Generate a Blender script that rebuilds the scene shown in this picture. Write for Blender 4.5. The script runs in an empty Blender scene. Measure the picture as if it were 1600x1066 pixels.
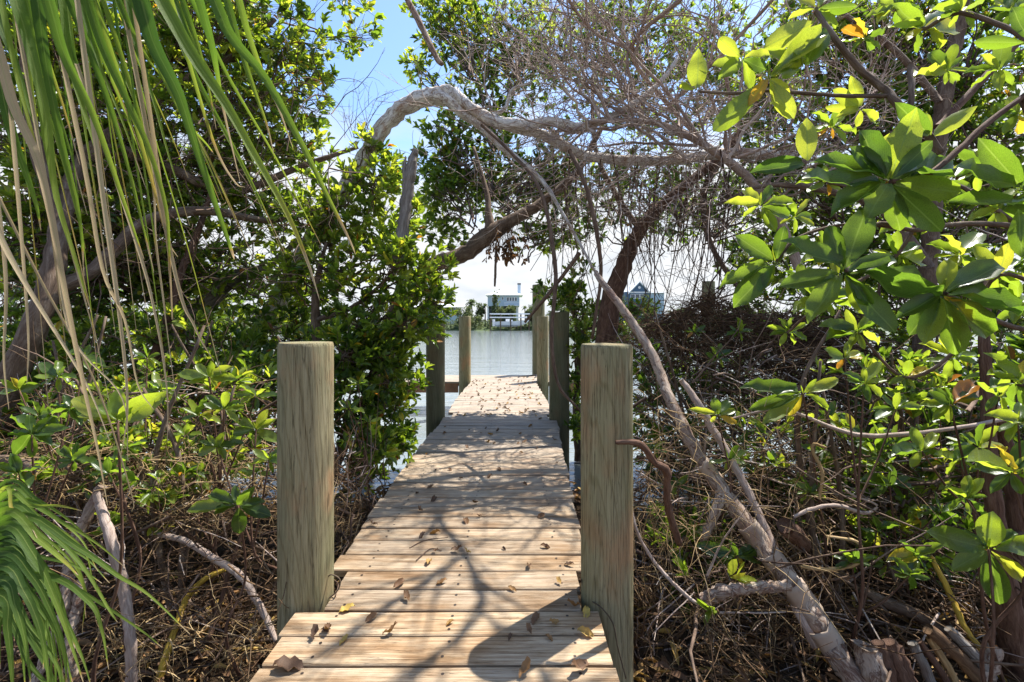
import bpy, math, random
import numpy as np
from mathutils import Vector, Matrix

random.seed(7)
rng = np.random.default_rng(11)
scene = bpy.context.scene
col = scene.collection
R = math.radians

# ------------------------------------------------------------------ camera, sky, sun, exposure
F, HX, HY, EYE = 710.0, 800.0, 501.0, 1.4          # focal length in photo pixels, vanishing point, eye height over the boards
cam_d = bpy.data.cameras.new('camera')
cam = bpy.data.objects.new('camera', cam_d); col.objects.link(cam)
cam.location = (0, 0, EYE); cam.rotation_euler = (R(90), 0, 0)
cam_d.sensor_width = 36; cam_d.lens = F / 1600 * 36
cam_d.shift_y = -(533 - HY) / 1600
cam_d.clip_start = 0.05; cam_d.clip_end = 3000
scene.camera = cam

SUN_AZ, SUN_EL = R(50), R(61)                      # azimuth clockwise from +Y
sun_dir = Vector((math.sin(SUN_AZ) * math.cos(SUN_EL), math.cos(SUN_AZ) * math.cos(SUN_EL), math.sin(SUN_EL)))
sd = bpy.data.lights.new('sun', 'SUN'); sd.energy = 4.8; sd.angle = R(0.53); sd.color = (1.0, 0.955, 0.88)
sun = bpy.data.objects.new('sun', sd); col.objects.link(sun)
sun.rotation_euler = (-sun_dir).to_track_quat('-Z', 'Y').to_euler(); sun.location = (20, 20, 40)

world = bpy.data.worlds.new('World'); scene.world = world; world.use_nodes = True
wt = world.node_tree; wt.nodes.clear()
def wn(t, **k):
    n = wt.nodes.new(t)
    for a, b in k.items(): setattr(n, a, b)
    return n
wo = wn('ShaderNodeOutputWorld'); bg = wn('ShaderNodeBackground')
sky = wn('ShaderNodeTexSky', sky_type='NISHITA', sun_disc=False, sun_elevation=SUN_EL, sun_rotation=SUN_AZ, air_density=1.0, dust_density=0.6, ozone_density=4.5)
bg.inputs[1].default_value = 0.14
tc = wn('ShaderNodeTexCoord'); sep = wn('ShaderNodeSeparateXYZ')
wt.links.new(tc.outputs['Generated'], sep.inputs[0])
zc = wn('ShaderNodeMath', operation='MAXIMUM'); zc.inputs[1].default_value = 0.03
wt.links.new(sep.outputs[2], zc.inputs[0])
za = wn('ShaderNodeMath', operation='ADD'); za.inputs[1].default_value = 0.22; wt.links.new(zc.outputs[0], za.inputs[0])
dx = wn('ShaderNodeMath', operation='DIVIDE'); dy = wn('ShaderNodeMath', operation='DIVIDE')
wt.links.new(sep.outputs[0], dx.inputs[0]); wt.links.new(za.outputs[0], dx.inputs[1])
wt.links.new(sep.outputs[1], dy.inputs[0]); wt.links.new(za.outputs[0], dy.inputs[1])
cmb = wn('ShaderNodeCombineXYZ'); wt.links.new(dx.outputs[0], cmb.inputs[0]); wt.links.new(dy.outputs[0], cmb.inputs[1])
ns = wn('ShaderNodeTexNoise'); ns.inputs['Scale'].default_value = 1.3; ns.inputs['Detail'].default_value = 7; ns.inputs['Roughness'].default_value = 0.55
wt.links.new(cmb.outputs[0], ns.inputs['Vector'])
# cloud cover: threshold falls towards the horizon
thr = wn('ShaderNodeMapRange'); thr.inputs['From Min'].default_value = 0.05; thr.inputs['From Max'].default_value = 0.55
thr.inputs['To Min'].default_value = 0.40; thr.inputs['To Max'].default_value = -0.13
wt.links.new(sep.outputs[2], thr.inputs['Value'])
ad = wn('ShaderNodeMath', operation='ADD'); wt.links.new(ns.outputs['Fac'], ad.inputs[0]); wt.links.new(thr.outputs[0], ad.inputs[1])
cr = wn('ShaderNodeValToRGB'); cr.color_ramp.elements[0].position = 0.47; cr.color_ramp.elements[1].position = 0.68
wt.links.new(ad.outputs[0], cr.inputs[0])
ns2 = wn('ShaderNodeTexNoise'); ns2.inputs['Scale'].default_value = 2.2; ns2.inputs['Detail'].default_value = 5
wt.links.new(cmb.outputs[0], ns2.inputs['Vector'])
cc = wn('ShaderNodeValToRGB')
cc.color_ramp.elements[0].position = 0.3; cc.color_ramp.elements[0].color = (2.5, 2.7, 2.95, 1)
cc.color_ramp.elements[1].position = 0.62; cc.color_ramp.elements[1].color = (3.3, 3.35, 3.4, 1)
wt.links.new(ns2.outputs['Fac'], cc.inputs[0])
mx = wn('ShaderNodeMix', data_type='RGBA'); wt.links.new(cr.outputs[0], mx.inputs[0])
wt.links.new(sky.outputs[0], mx.inputs[6]); wt.links.new(cc.outputs[0], mx.inputs[7])
wt.links.new(mx.outputs[2], bg.inputs[0]); wt.links.new(bg.outputs[0], wo.inputs[0])

vs = scene.view_settings
vs.view_transform = 'Standard'; vs.look = 'None'; vs.gamma = 1; vs.use_curve_mapping = False
vs.exposure = 1.22
scene.render.engine = 'CYCLES'
scene.cycles.max_bounces = 8; scene.cycles.transparent_max_bounces = 4
scene.cycles.transmission_bounces = 6

# ------------------------------------------------------------------ helpers
def P(px, py, d):
    """place in the world seen at photo pixel px, py at distance d in front of the camera"""
    return np.array([(px - HX) / F * d, d, EYE - (py - HY) / F * d])
def S(v): return v / F
def nrm(a): return a / np.maximum(np.linalg.norm(a, axis=-1, keepdims=True), 1e-9)

class M:
    def __init__(s, name):
        s.m = bpy.data.materials.new(name); s.m.use_nodes = True; s.t = s.m.node_tree; s.t.nodes.clear()
        s.out = s.n('OutputMaterial')
    def n(s, t, ins=None, **k):
        nd = s.t.nodes.new('ShaderNode' + t)
        for a, b in k.items(): setattr(nd, a, b)
        for a, b in (ins or {}).items():
            if isinstance(b, tuple) and len(b) == 2 and hasattr(b[0], 'bl_idname'): s.t.links.new(b[0].outputs[b[1]], nd.inputs[a])
            elif hasattr(b, 'bl_idname'): s.t.links.new(b.outputs[0], nd.inputs[a])
            else: nd.inputs[a].default_value = b
        return nd
    def ramp(s, fac, stops):
        r = s.n('ValToRGB', {0: fac}); e = r.color_ramp.elements
        while len(e) < len(stops): e.new(0.5)
        for el, (p, c) in zip(e, stops):
            el.position = p; el.color = (*c, 1) if len(c) == 3 else c
        return r
    def coord(s, scale=(1, 1, 1), rand=0.0, which='Object'):
        tc = s.n('TexCoord'); v = (tc, which)
        if rand:
            oi = s.n('ObjectInfo'); mul = s.n('Math', {0: (oi, 'Random'), 1: rand}, operation='MULTIPLY')
            v = s.n('VectorMath', {0: (tc, which), 1: mul}, operation='ADD')
        return s.n('Mapping', {'Vector': v, 'Scale': scale})
    def noise(s, vec, scale, detail=4, rough=0.55, dist=0.0):
        return s.n('TexNoise', {'Vector': vec, 'Scale': scale, 'Detail': detail, 'Roughness': rough, 'Distortion': dist})
    def mix(s, fac, a, b, blend='MIX'):
        return s.n('Mix', {0: fac, 6: a, 7: b}, data_type='RGBA', blend_type=blend)
    def mixc(s, *a, **k):
        return (s.mix(*a, **k), 2)
    def bump(s, h, strength=0.5, dist=0.01):
        return s.n('Bump', {'Height': h, 'Strength': strength, 'Distance': dist})
    def done(s, color, rough=0.7, bump=None, spec=0.4, trans=None, tfac=0.0, metal=0.0):
        ins = {'Base Color': color, 'Roughness': rough, 'Specular IOR Level': spec, 'Metallic': metal}
        if bump is not None: ins['Normal'] = bump
        b = s.n('BsdfPrincipled', ins); sh = b
        if trans is not None:
            t = s.n('BsdfTranslucent', {'Color': trans})
            sh = s.n('MixShader', {0: tfac, 1: b, 2: t})
        s.t.links.new(sh.outputs[0], s.out.inputs[0])
        return s.m

def plain(name, c, rough=0.6, var=0.15, sc=8, metal=0.0, bumpd=0.003):
    m = M(name); co = m.coord(); n = m.noise(co, sc, 5)
    lo = tuple(x * (1 - var) for x in c); hi = tuple(min(1, x * (1 + var)) for x in c)
    r = m.ramp(n, [(0.3, lo), (0.7, hi)])
    return m.done(r, rough, m.bump(n, 0.3, bumpd), metal=metal)

def leaf_mat(name, stops, tstops, tfac, rough=0.36, veins=False, per_object=False):
    m = M(name)
    at = m.n('Attribute', attribute_name='tint')
    f = (at, 'Fac')
    if veins or per_object:
        oi = m.n('ObjectInfo'); a = m.n('Math', {0: (oi, 'Random'), 1: -0.5}, operation='ADD')
        b = m.n('Math', {0: a, 1: 0.14}, operation='MULTIPLY'); f = m.n('Math', {0: b, 1: (at, 'Fac')}, operation='ADD')
    base = m.ramp(f, stops); tr = m.ramp(f, tstops)
    co = m.coord()
    n = m.noise(co, 30 if not veins else 45, 3)
    shade = m.ramp(n, [(0.3, (0.72, 0.75, 0.7)), (0.7, (1.2, 1.2, 1.15))])
    c1 = m.mixc(1.0, base, shade, blend='MULTIPLY'); c2 = m.mixc(1.0, tr, shade, blend='MULTIPLY')
    bmp = None
    if veins:
        lv = m.n('Attribute', attribute_name='luv'); sp = m.n('SeparateXYZ', {0: (lv, 'Vector')})
        ab = m.n('Math', {0: (sp, 1)}, operation='ABSOLUTE')
        rib = m.ramp(ab, [(0.012, (1, 1, 1)), (0.035, (0, 0, 0))])
        # side veins run outwards and forwards
        q = m.n('Math', {0: ab, 1: 0.75, 2: (sp, 0)}, operation='MULTIPLY_ADD')
        q2 = m.n('Math', {0: ab, 1: -1.1, 2: (sp, 0)}, operation='MULTIPLY_ADD')
        sn = m.n('Math', {0: q2, 1: 95.0}, operation='MULTIPLY'); si = m.n('Math', {0: sn}, operation='SINE')
        vr = m.ramp(si, [(0.75, (0, 0, 0)), (1.0, (0.25, 0.25, 0.25))])
        vv0 = m.mixc(1.0, rib, vr, blend='ADD'); vv = m.mixc(1.0, vv0, (0.6, 0.6, 0.6, 1), blend='MULTIPLY')
        c1 = m.mixc(vv, c1, (0.12, 0.2, 0.05, 1)); c2 = m.mixc(vv, c2, (0.4, 0.55, 0.08, 1))
        sn_ = m.noise(m.coord(rand=50), 38, 2, 0.5)
        spot = m.ramp(sn_, [(0.69, (0, 0, 0)), (0.72, (1, 1, 1))])
        c1 = m.mixc(spot, c1, (0.07, 0.045, 0.012, 1)); c2 = m.mixc(spot, c2, (0.1, 0.05, 0.01, 1))
        bmp = m.bump(vv, 0.25, 0.002)
    else:
        bmp = m.bump(n, 0.25, 0.003)
    return m.done(c1, rough, bmp, spec=0.5, trans=c2, tfac=tfac)

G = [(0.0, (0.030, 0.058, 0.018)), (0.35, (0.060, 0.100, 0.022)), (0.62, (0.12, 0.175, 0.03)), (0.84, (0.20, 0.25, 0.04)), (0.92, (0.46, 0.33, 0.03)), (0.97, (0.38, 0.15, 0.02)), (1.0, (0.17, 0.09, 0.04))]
GT = [(0.0, (0.11, 0.22, 0.02)), (0.35, (0.27, 0.42, 0.025)), (0.62, (0.52, 0.66, 0.04)), (0.84, (0.75, 0.80, 0.06)), (0.92, (0.88, 0.60, 0.04)), (0.97, (0.6, 0.22, 0.02)), (1.0, (0.2, 0.09, 0.03))]
MAT = {}
MAT['leaf'] = leaf_mat('mangrove_leaf', G, GT, 0.48)
MAT['leafpart'] = MAT['leaf']
MAT['farleaf'] = leaf_mat('hazed_distant_leaf', [(0.0, (0.04, 0.06, 0.025)), (0.5, (0.10, 0.13, 0.05)), (1.0, (0.2, 0.21, 0.08))], [(0.0, (0.06, 0.11, 0.03)), (1.0, (0.32, 0.36, 0.12))], 0.3, 0.6)  # muted stops put distance haze into the far foliage colour
MAT['bigleaf'] = leaf_mat('large_mangrove_leaf', G, GT, 0.5, rough=0.3, veins=True)
MAT['dry'] = leaf_mat('dry_leaf', [(0.0, (0.08, 0.04, 0.02)), (0.4, (0.17, 0.085, 0.04)), (0.7, (0.28, 0.14, 0.05)), (1.0, (0.46, 0.31, 0.07))],
                      [(0.0, (0.08, 0.04, 0.01)), (1.0, (0.4, 0.2, 0.03))], 0.2, rough=0.7, per_object=True)
def palm_mat():
    m = M('palm_blade'); at = m.n('Attribute', attribute_name='tint'); f = (at, 'Fac')
    lv = m.n('Attribute', attribute_name='luv'); n = m.noise(m.n('Mapping', {'Vector': (lv, 'Vector'), 'Scale': (1.2, 9, 1)}), 1.0, 4, 0.6)
    f = m.n('Math', {0: n, 1: 0.22, 2: f}, operation='MULTIPLY_ADD'); f = m.n('Math', {0: f, 1: -0.11}, operation='ADD')
    c = m.ramp(f, [(0.0, (0.04, 0.085, 0.02)), (0.3, (0.085, 0.145, 0.022)), (0.6, (0.20, 0.27, 0.04)), (0.72, (0.42, 0.30, 0.06)), (0.8, (0.46, 0.34, 0.19)), (1.0, (0.62, 0.50, 0.33))])
    t = m.ramp(f, [(0.0, (0.07, 0.16, 0.02)), (0.3, (0.19, 0.34, 0.03)), (0.6, (0.45, 0.56, 0.06)), (0.72, (0.55, 0.38, 0.08)), (0.8, (0.4, 0.28, 0.14)), (1.0, (0.5, 0.38, 0.22))])
    fine = m.noise(m.n('Mapping', {'Vector': (lv, 'Vector'), 'Scale': (2.0, 40, 1)}), 1.0, 3); fr = m.ramp(fine, [(0.35, (0.7, 0.7, 0.65)), (0.65, (1.2, 1.2, 1.15))])
    sp = m.n('SeparateXYZ', {0: (lv, 'Vector')}); ab = m.n('Math', {0: (sp, 1)}, operation='ABSOLUTE'); rib = m.ramp(ab, [(0.03, (0.6, 0.6, 0.6)), (0.12, (0, 0, 0))])
    c = m.mixc(1.0, c, fr, blend='MULTIPLY'); t = m.mixc(1.0, t, fr, blend='MULTIPLY')
    c = m.mixc(rib, c, (0.3, 0.36, 0.1, 1))
    return m.done(c, 0.52, m.bump(fine, 0.3, 0.002), spec=0.22, trans=t, tfac=0.5)
MAT['palm'] = palm_mat()
def bark(name, stops, sc=14, stretch=(1, 1, 0.35), rust=None, bump=0.012, rough=0.85, nsc2=3.0):
    m = M(name); a0 = m.n('Attribute', attribute_name='tuv'); vec = m.n('Mapping', {'Vector': (a0, 'Vector'), 'Scale': stretch})
    n = m.noise(vec, sc, 8, 0.68, 0.8); n2 = m.noise(m.coord(), nsc2, 5, 0.6, 0.4); fib = m.noise(m.n('Mapping', {'Vector': (a0, 'Vector'), 'Scale': (5, 5, 0.45)}), sc * 1.6, 5, 0.7)
    at = m.n('Attribute', attribute_name='tint')
    f = m.n('Math', {0: (at, 'Fac'), 1: 0.35, 2: n}, operation='MULTIPLY_ADD')
    f = m.n('Math', {0: f, 1: -0.17}, operation='ADD')
    c = m.ramp(f, stops)
    fr = m.ramp(fib, [(0.36, (0.5, 0.45, 0.42)), (0.5, (1, 1, 1)), (0.7, (1.15, 1.15, 1.15))]); c = m.mixc(0.8, c, fr, blend='MULTIPLY')
    if rust:
        r2 = m.ramp(n2, [(0.52, (0, 0, 0)), (0.66, (0.75, 0.75, 0.75))]); c = m.mixc(r2, c, (*rust, 1))
        r3 = m.noise(vec, sc * 0.55, 6, 0.7, 1.5); ck = m.ramp(r3, [(0.47, (0, 0, 0)), (0.495, (0.8, 0.8, 0.8)), (0.505, (0.8, 0.8, 0.8)), (0.53, (0, 0, 0))])
        c = m.mixc(ck, c, (rust[0] * .45, rust[1] * .35, rust[2] * .3, 1))
    h = m.mixc(0.5, (n, 0), (fib, 0))
    return m.done(c, rough, m.bump(h, 0.9, bump), spec=0.22)
MAT['whitebark'] = bark('pale_mangrove_bark', [(0.24, (0.24, 0.19, 0.15)), (0.40, (0.50, 0.46, 0.41)), (0.62, (0.72, 0.69, 0.64))], 16, rust=(0.36, 0.23, 0.15), nsc2=5)
MAT['bark'] = bark('grey_brown_bark', [(0.25, (0.05, 0.032, 0.022)), (0.5, (0.14, 0.095, 0.065)), (0.75, (0.27, 0.22, 0.17))], 18)
MAT['redbark'] = bark('reddish_brown_bark', [(0.25, (0.045, 0.022, 0.016)), (0.5, (0.12, 0.065, 0.042)), (0.75, (0.22, 0.14, 0.10))], 20, (2, 2, 0.3))
MAT['twig'] = bark('dead_twig_bark', [(0.2, (0.17, 0.115, 0.09)), (0.5, (0.38, 0.29, 0.24)), (0.8, (0.52, 0.45, 0.39))], 20)
MAT['twigdark'] = bark('brown_twig_bark', [(0.2, (0.05, 0.03, 0.022)), (0.5, (0.13, 0.085, 0.06)), (0.8, (0.24, 0.17, 0.12))], 20)
MAT['root'] = bark('aerial_root', [(0.2, (0.045, 0.025, 0.015)), (0.5, (0.13, 0.075, 0.04)), (0.8, (0.30, 0.2, 0.11))], 14)
MAT['straw'] = bark('dry_straw', [(0.2, (0.17, 0.10, 0.045)), (0.5, (0.36, 0.24, 0.11)), (0.8, (0.55, 0.42, 0.24))], 9)
MAT['pole'] = bark('peeling_bark', [(0.2, (0.10, 0.055, 0.04)), (0.48, (0.33, 0.25, 0.19)), (0.72, (0.47, 0.40, 0.33))], 11, (1, 1, 0.5), rust=(0.22, 0.12, 0.085), nsc2=4)
MAT['snag'] = bark('weathered_grey_wood', [(0.2, (0.07, 0.055, 0.045)), (0.5, (0.2, 0.175, 0.15)), (0.8, (0.36, 0.33, 0.3))], 24, (2.4, 2.4, 0.15))
MAT['yellowstem'] = bark('yellow_stem', [(0.2, (0.25, 0.15, 0.02)), (0.5, (0.5, 0.33, 0.05)), (0.8, (0.6, 0.42, 0.08))], 20)

def plank_mat():
    m = M('weathered_deck_board')
    oi = m.n('ObjectInfo')
    g = m.noise(m.coord((0.55, 9, 9), rand=37), 4.5, 8, 0.7, 0.5)
    fine = m.noise(m.coord((1.6, 95, 95), rand=91), 3.4, 7, 0.78, 0.1)
    mid = m.noise(m.coord((1.1, 40, 40), rand=61), 2.6, 6, 0.72, 0.35)
    blot = m.noise(m.coord((1, 2.5, 1), rand=13), 2.6, 4)
    c = m.ramp(g, [(0.30, (0.25, 0.17, 0.105)), (0.45, (0.39, 0.305, 0.215)), (0.58, (0.47, 0.39, 0.29)), (0.74, (0.56, 0.48, 0.385))])
    mr = m.ramp(mid, [(0.36, (0.42, 0.33, 0.24)), (0.46, (0.92, 0.9, 0.87)), (0.56, (1.04, 1.04, 1.04)), (0.72, (1.14, 1.15, 1.16))]); c = m.mixc(0.85, c, mr, blend='MULTIPLY')
    fr = m.ramp(fine, [(0.36, (0.34, 0.27, 0.2)), (0.47, (0.95, 0.95, 0.95)), (0.7, (1.14, 1.14, 1.14))]); c = m.mixc(0.85, c, fr, blend='MULTIPLY')
    br = m.ramp(blot, [(0.36, (0.72, 0.56, 0.40)), (0.52, (1.0, 0.95, 0.88)), (0.66, (1.06, 1.04, 1.02))]); c = m.mixc(0.85, c, br, blend='MULTIPLY')
    ck = m.noise(m.coord((0.8, 30, 30), rand=53), 2.2, 4, 0.5, 0.15)
    ckr = m.ramp(ck, [(0.493, (0, 0, 0)), (0.4995, (0.85, 0.85, 0.85)), (0.506, (0, 0, 0))])
    gate = m.ramp(m.noise(m.coord((1.6, 5, 5), rand=19), 2.0, 2), [(0.5, (0, 0, 0)), (0.58, (1, 1, 1))]); ckr = m.mixc(1.0, ckr, gate, blend='MULTIPLY')
    c = m.mixc(ckr, c, (0.045, 0.028, 0.015, 1))
    kn = m.n('TexVoronoi', {'Vector': m.coord((1.5, 3.0, 3.0), rand=43), 'Scale': 1.5}); knr = m.ramp(kn, [(0.02, (0.85, 0.85, 0.85)), (0.045, (0.3, 0.3, 0.3)), (0.06, (0, 0, 0))]); c = m.mixc(knr, c, (0.13, 0.075, 0.035, 1))
    tone = m.ramp((oi, 'Random'), [(0.0, (0.76, 0.75, 0.75)), (0.5, (1.0, 0.97, 0.92)), (1.0, (1.15, 1.09, 1.0))]); c = m.mixc(1.0, c, tone, blend='MULTIPLY')
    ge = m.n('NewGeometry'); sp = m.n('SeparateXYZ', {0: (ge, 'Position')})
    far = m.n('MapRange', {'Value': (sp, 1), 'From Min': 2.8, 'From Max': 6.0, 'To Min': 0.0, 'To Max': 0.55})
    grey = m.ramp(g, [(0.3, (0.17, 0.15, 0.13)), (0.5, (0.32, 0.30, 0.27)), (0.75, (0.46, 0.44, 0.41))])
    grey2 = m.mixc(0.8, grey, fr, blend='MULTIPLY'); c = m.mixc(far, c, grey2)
    h0 = m.mixc(0.5, (fine, 0), (mid, 0)); h = m.mixc(ckr, h0, (0, 0, 0, 1))
    return m.done(c, 0.82, m.bump(h, 1.0, 0.006), spec=0.2)
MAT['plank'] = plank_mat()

def post_mat(name, greener=0.0):
    m = M(name)
    g = m.noise(m.coord((7, 7, 0.5), rand=29), 2.6, 7, 0.62, 1.2)
    wv = m.n('TexWave', {'Vector': m.coord((3.0, 3.0, 0.42), rand=29), 'Scale': 4.6, 'Distortion': 6.0, 'Detail': 3.0, 'Detail Scale': 0.9}, wave_type='BANDS', bands_direction='DIAGONAL')
    wr = m.ramp((wv, 'Color'), [(0.0, (0.62, 0.56, 0.46)), (0.12, (1, 1, 1)), (1.0, (1.04, 1.04, 1.02))])
    c = m.ramp(g, [(0.25, (0.17, 0.145, 0.075)), (0.42, (0.25, 0.215, 0.125)), (0.6, (0.30, 0.265, 0.16)), (0.8, (0.38, 0.34, 0.225))])
    c = m.mixc(0.6, c, wr, blend='MULTIPLY')
    br = m.ramp(m.noise(m.coord((1, 1, 0.6), rand=77), 4.5, 5), [(0.5, (0, 0, 0)), (0.66, (0.75, 0.75, 0.75))]); c = m.mixc(br, c, (0.34, 0.20, 0.105, 1))
    gr = m.ramp(m.noise(m.coord((1, 1, 0.35), rand=17), 3.2, 4), [(0.42, (0, 0, 0)), (0.68, (0.55, 0.55, 0.55))]); c = m.mixc(gr, c, (0.15, 0.175, 0.085, 1))
    fine = m.noise(m.coord((85, 85, 2.0), rand=8), 2.2, 6, 0.72)
    fr = m.ramp(fine, [(0.36, (0.3, 0.26, 0.2)), (0.46, (0.95, 0.95, 0.95)), (0.7, (1.2, 1.2, 1.18))]); c = m.mixc(0.85, c, fr, blend='MULTIPLY')
    ck = m.noise(m.coord((20, 20, 0.55), rand=5), 2.0, 4, 0.55, 0.3)
    ckr = m.ramp(ck, [(0.492, (0, 0, 0)), (0.5, (0.75, 0.75, 0.75)), (0.508, (0, 0, 0))]); c = m.mixc(ckr, c, (0.06, 0.05, 0.03, 1))
    kn = m.n('TexVoronoi', {'Vector': m.coord((2.3, 2.3, 1.5), rand=41), 'Scale': 1.6}); knr = m.ramp(kn, [(0.03, (0.9, 0.9, 0.9)), (0.06, (0.25, 0.25, 0.25)), (0.075, (0, 0, 0))]); c = m.mixc(knr, c, (0.11, 0.07, 0.035, 1))
    if greener: c = m.mixc(greener, c, (0.075, 0.09, 0.05, 1))
    h = m.mixc(ckr, (fine, 0), (0, 0, 0, 1))
    return m.done(c, 0.85, m.bump(h, 0.9, 0.006), spec=0.2)
MAT['post'] = post_mat('treated_post_wood'); MAT['postdark'] = post_mat('mossy_post_wood', 0.45)

def ground_mat():
    m = M('leaf_littered_mud')
    n = m.noise(m.coord(), 9, 8, 0.7); c = m.ramp(n, [(0.3, (0.022, 0.014, 0.009)), (0.55, (0.075, 0.048, 0.028)), (0.8, (0.19, 0.13, 0.075))])
    return m.done(c, 0.95, m.bump(n, 1.0, 0.05), spec=0.1)
MAT['ground'] = ground_mat()
def water_mat():
    m = M('canal_water')
    n = m.noise(m.coord((0.22, 1, 1)), 0.9, 5, 0.6, 0.4); n2 = m.noise(m.coord((0.5, 1.6, 1)), 5.5, 3, 0.5)
    b0 = m.n('Bump', {'Height': n2, 'Strength': 0.7, 'Distance': 0.025}); b = m.n('Bump', {'Height': n, 'Strength': 0.8, 'Distance': 0.075, 'Normal': b0})
    return m.done((0.20, 0.23, 0.23, 1), 0.04, b, spec=0.7)
MAT['water'] = water_mat()
MAT['metal'] = plain('dark_metal', (0.03, 0.03, 0.035), 0.45, metal=0.6)
MAT['screw'] = plain('rusted_screw_head', (0.03, 0.018, 0.012), 0.6)
MAT['fascia'] = plain('stained_timber', (0.28, 0.14, 0.08), 0.85, 0.35, 5)
MAT['joist'] = plain('dark_timber', (0.09, 0.065, 0.04), 0.9, 0.3, 6)

def link(o, parent=None):
    col.objects.link(o)
    if parent is not None: o.parent = parent
    return o
def tag(o, label=None, cat=None, group=None, kind=None):
    for k, v in (('label', label), ('category', cat), ('group', group), ('kind', kind)):
        if v: o[k] = v
    return o
def empty(name, loc, label, cat, group=None):
    o = bpy.data.objects.new(name, None); o.empty_display_size = 0.1; o.location = Vector([float(v) for v in loc])
    link(o); return tag(o, label, cat, group)
def mesh_np(name, V, faces, mat, parent=None, attrs=None, smooth=True, origin=None, kind=None):
    """V (n,3); faces: list of int arrays (m,k)"""
    V = np.asarray(V, dtype=np.float32)
    if parent is not None: V = V - np.array(parent.location, dtype=np.float32)
    elif origin is not None: V = V - np.array(origin, dtype=np.float32)
    me = bpy.data.meshes.new(name)
    me.vertices.add(len(V)); me.vertices.foreach_set('co', V.ravel())
    faces = [np.asarray(f, dtype=np.int32) for f in faces if len(f)]
    nl = sum(f.size for f in faces); npoly = sum(len(f) for f in faces)
    me.loops.add(nl); me.loops.foreach_set('vertex_index', np.concatenate([f.ravel() for f in faces]))
    tot = np.concatenate([np.full(len(f), f.shape[1], dtype=np.int32) for f in faces])
    st = np.concatenate([[0], np.cumsum(tot)[:-1]]).astype(np.int32)
    me.polygons.add(npoly); me.polygons.foreach_set('loop_start', st)
    try: me.polygons.foreach_set('loop_total', tot)
    except Exception: pass
    me.update(calc_edges=True)
    me.polygons.foreach_set('use_smooth', np.full(npoly, smooth, dtype=bool))
    for k, (ty, arr) in (attrs or {}).items():
        a = me.attributes.new(k, ty, 'POINT')
        a.data.foreach_set('value' if ty == 'FLOAT' else 'vector', np.asarray(arr, dtype=np.float32).ravel())
    me.materials.append(mat)
    o = bpy.data.objects.new(name, me)
    if parent is None and origin is not None: o.location = Vector([float(v) for v in origin])
    link(o, parent)
    if kind: o['kind'] = kind
    return o

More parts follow.
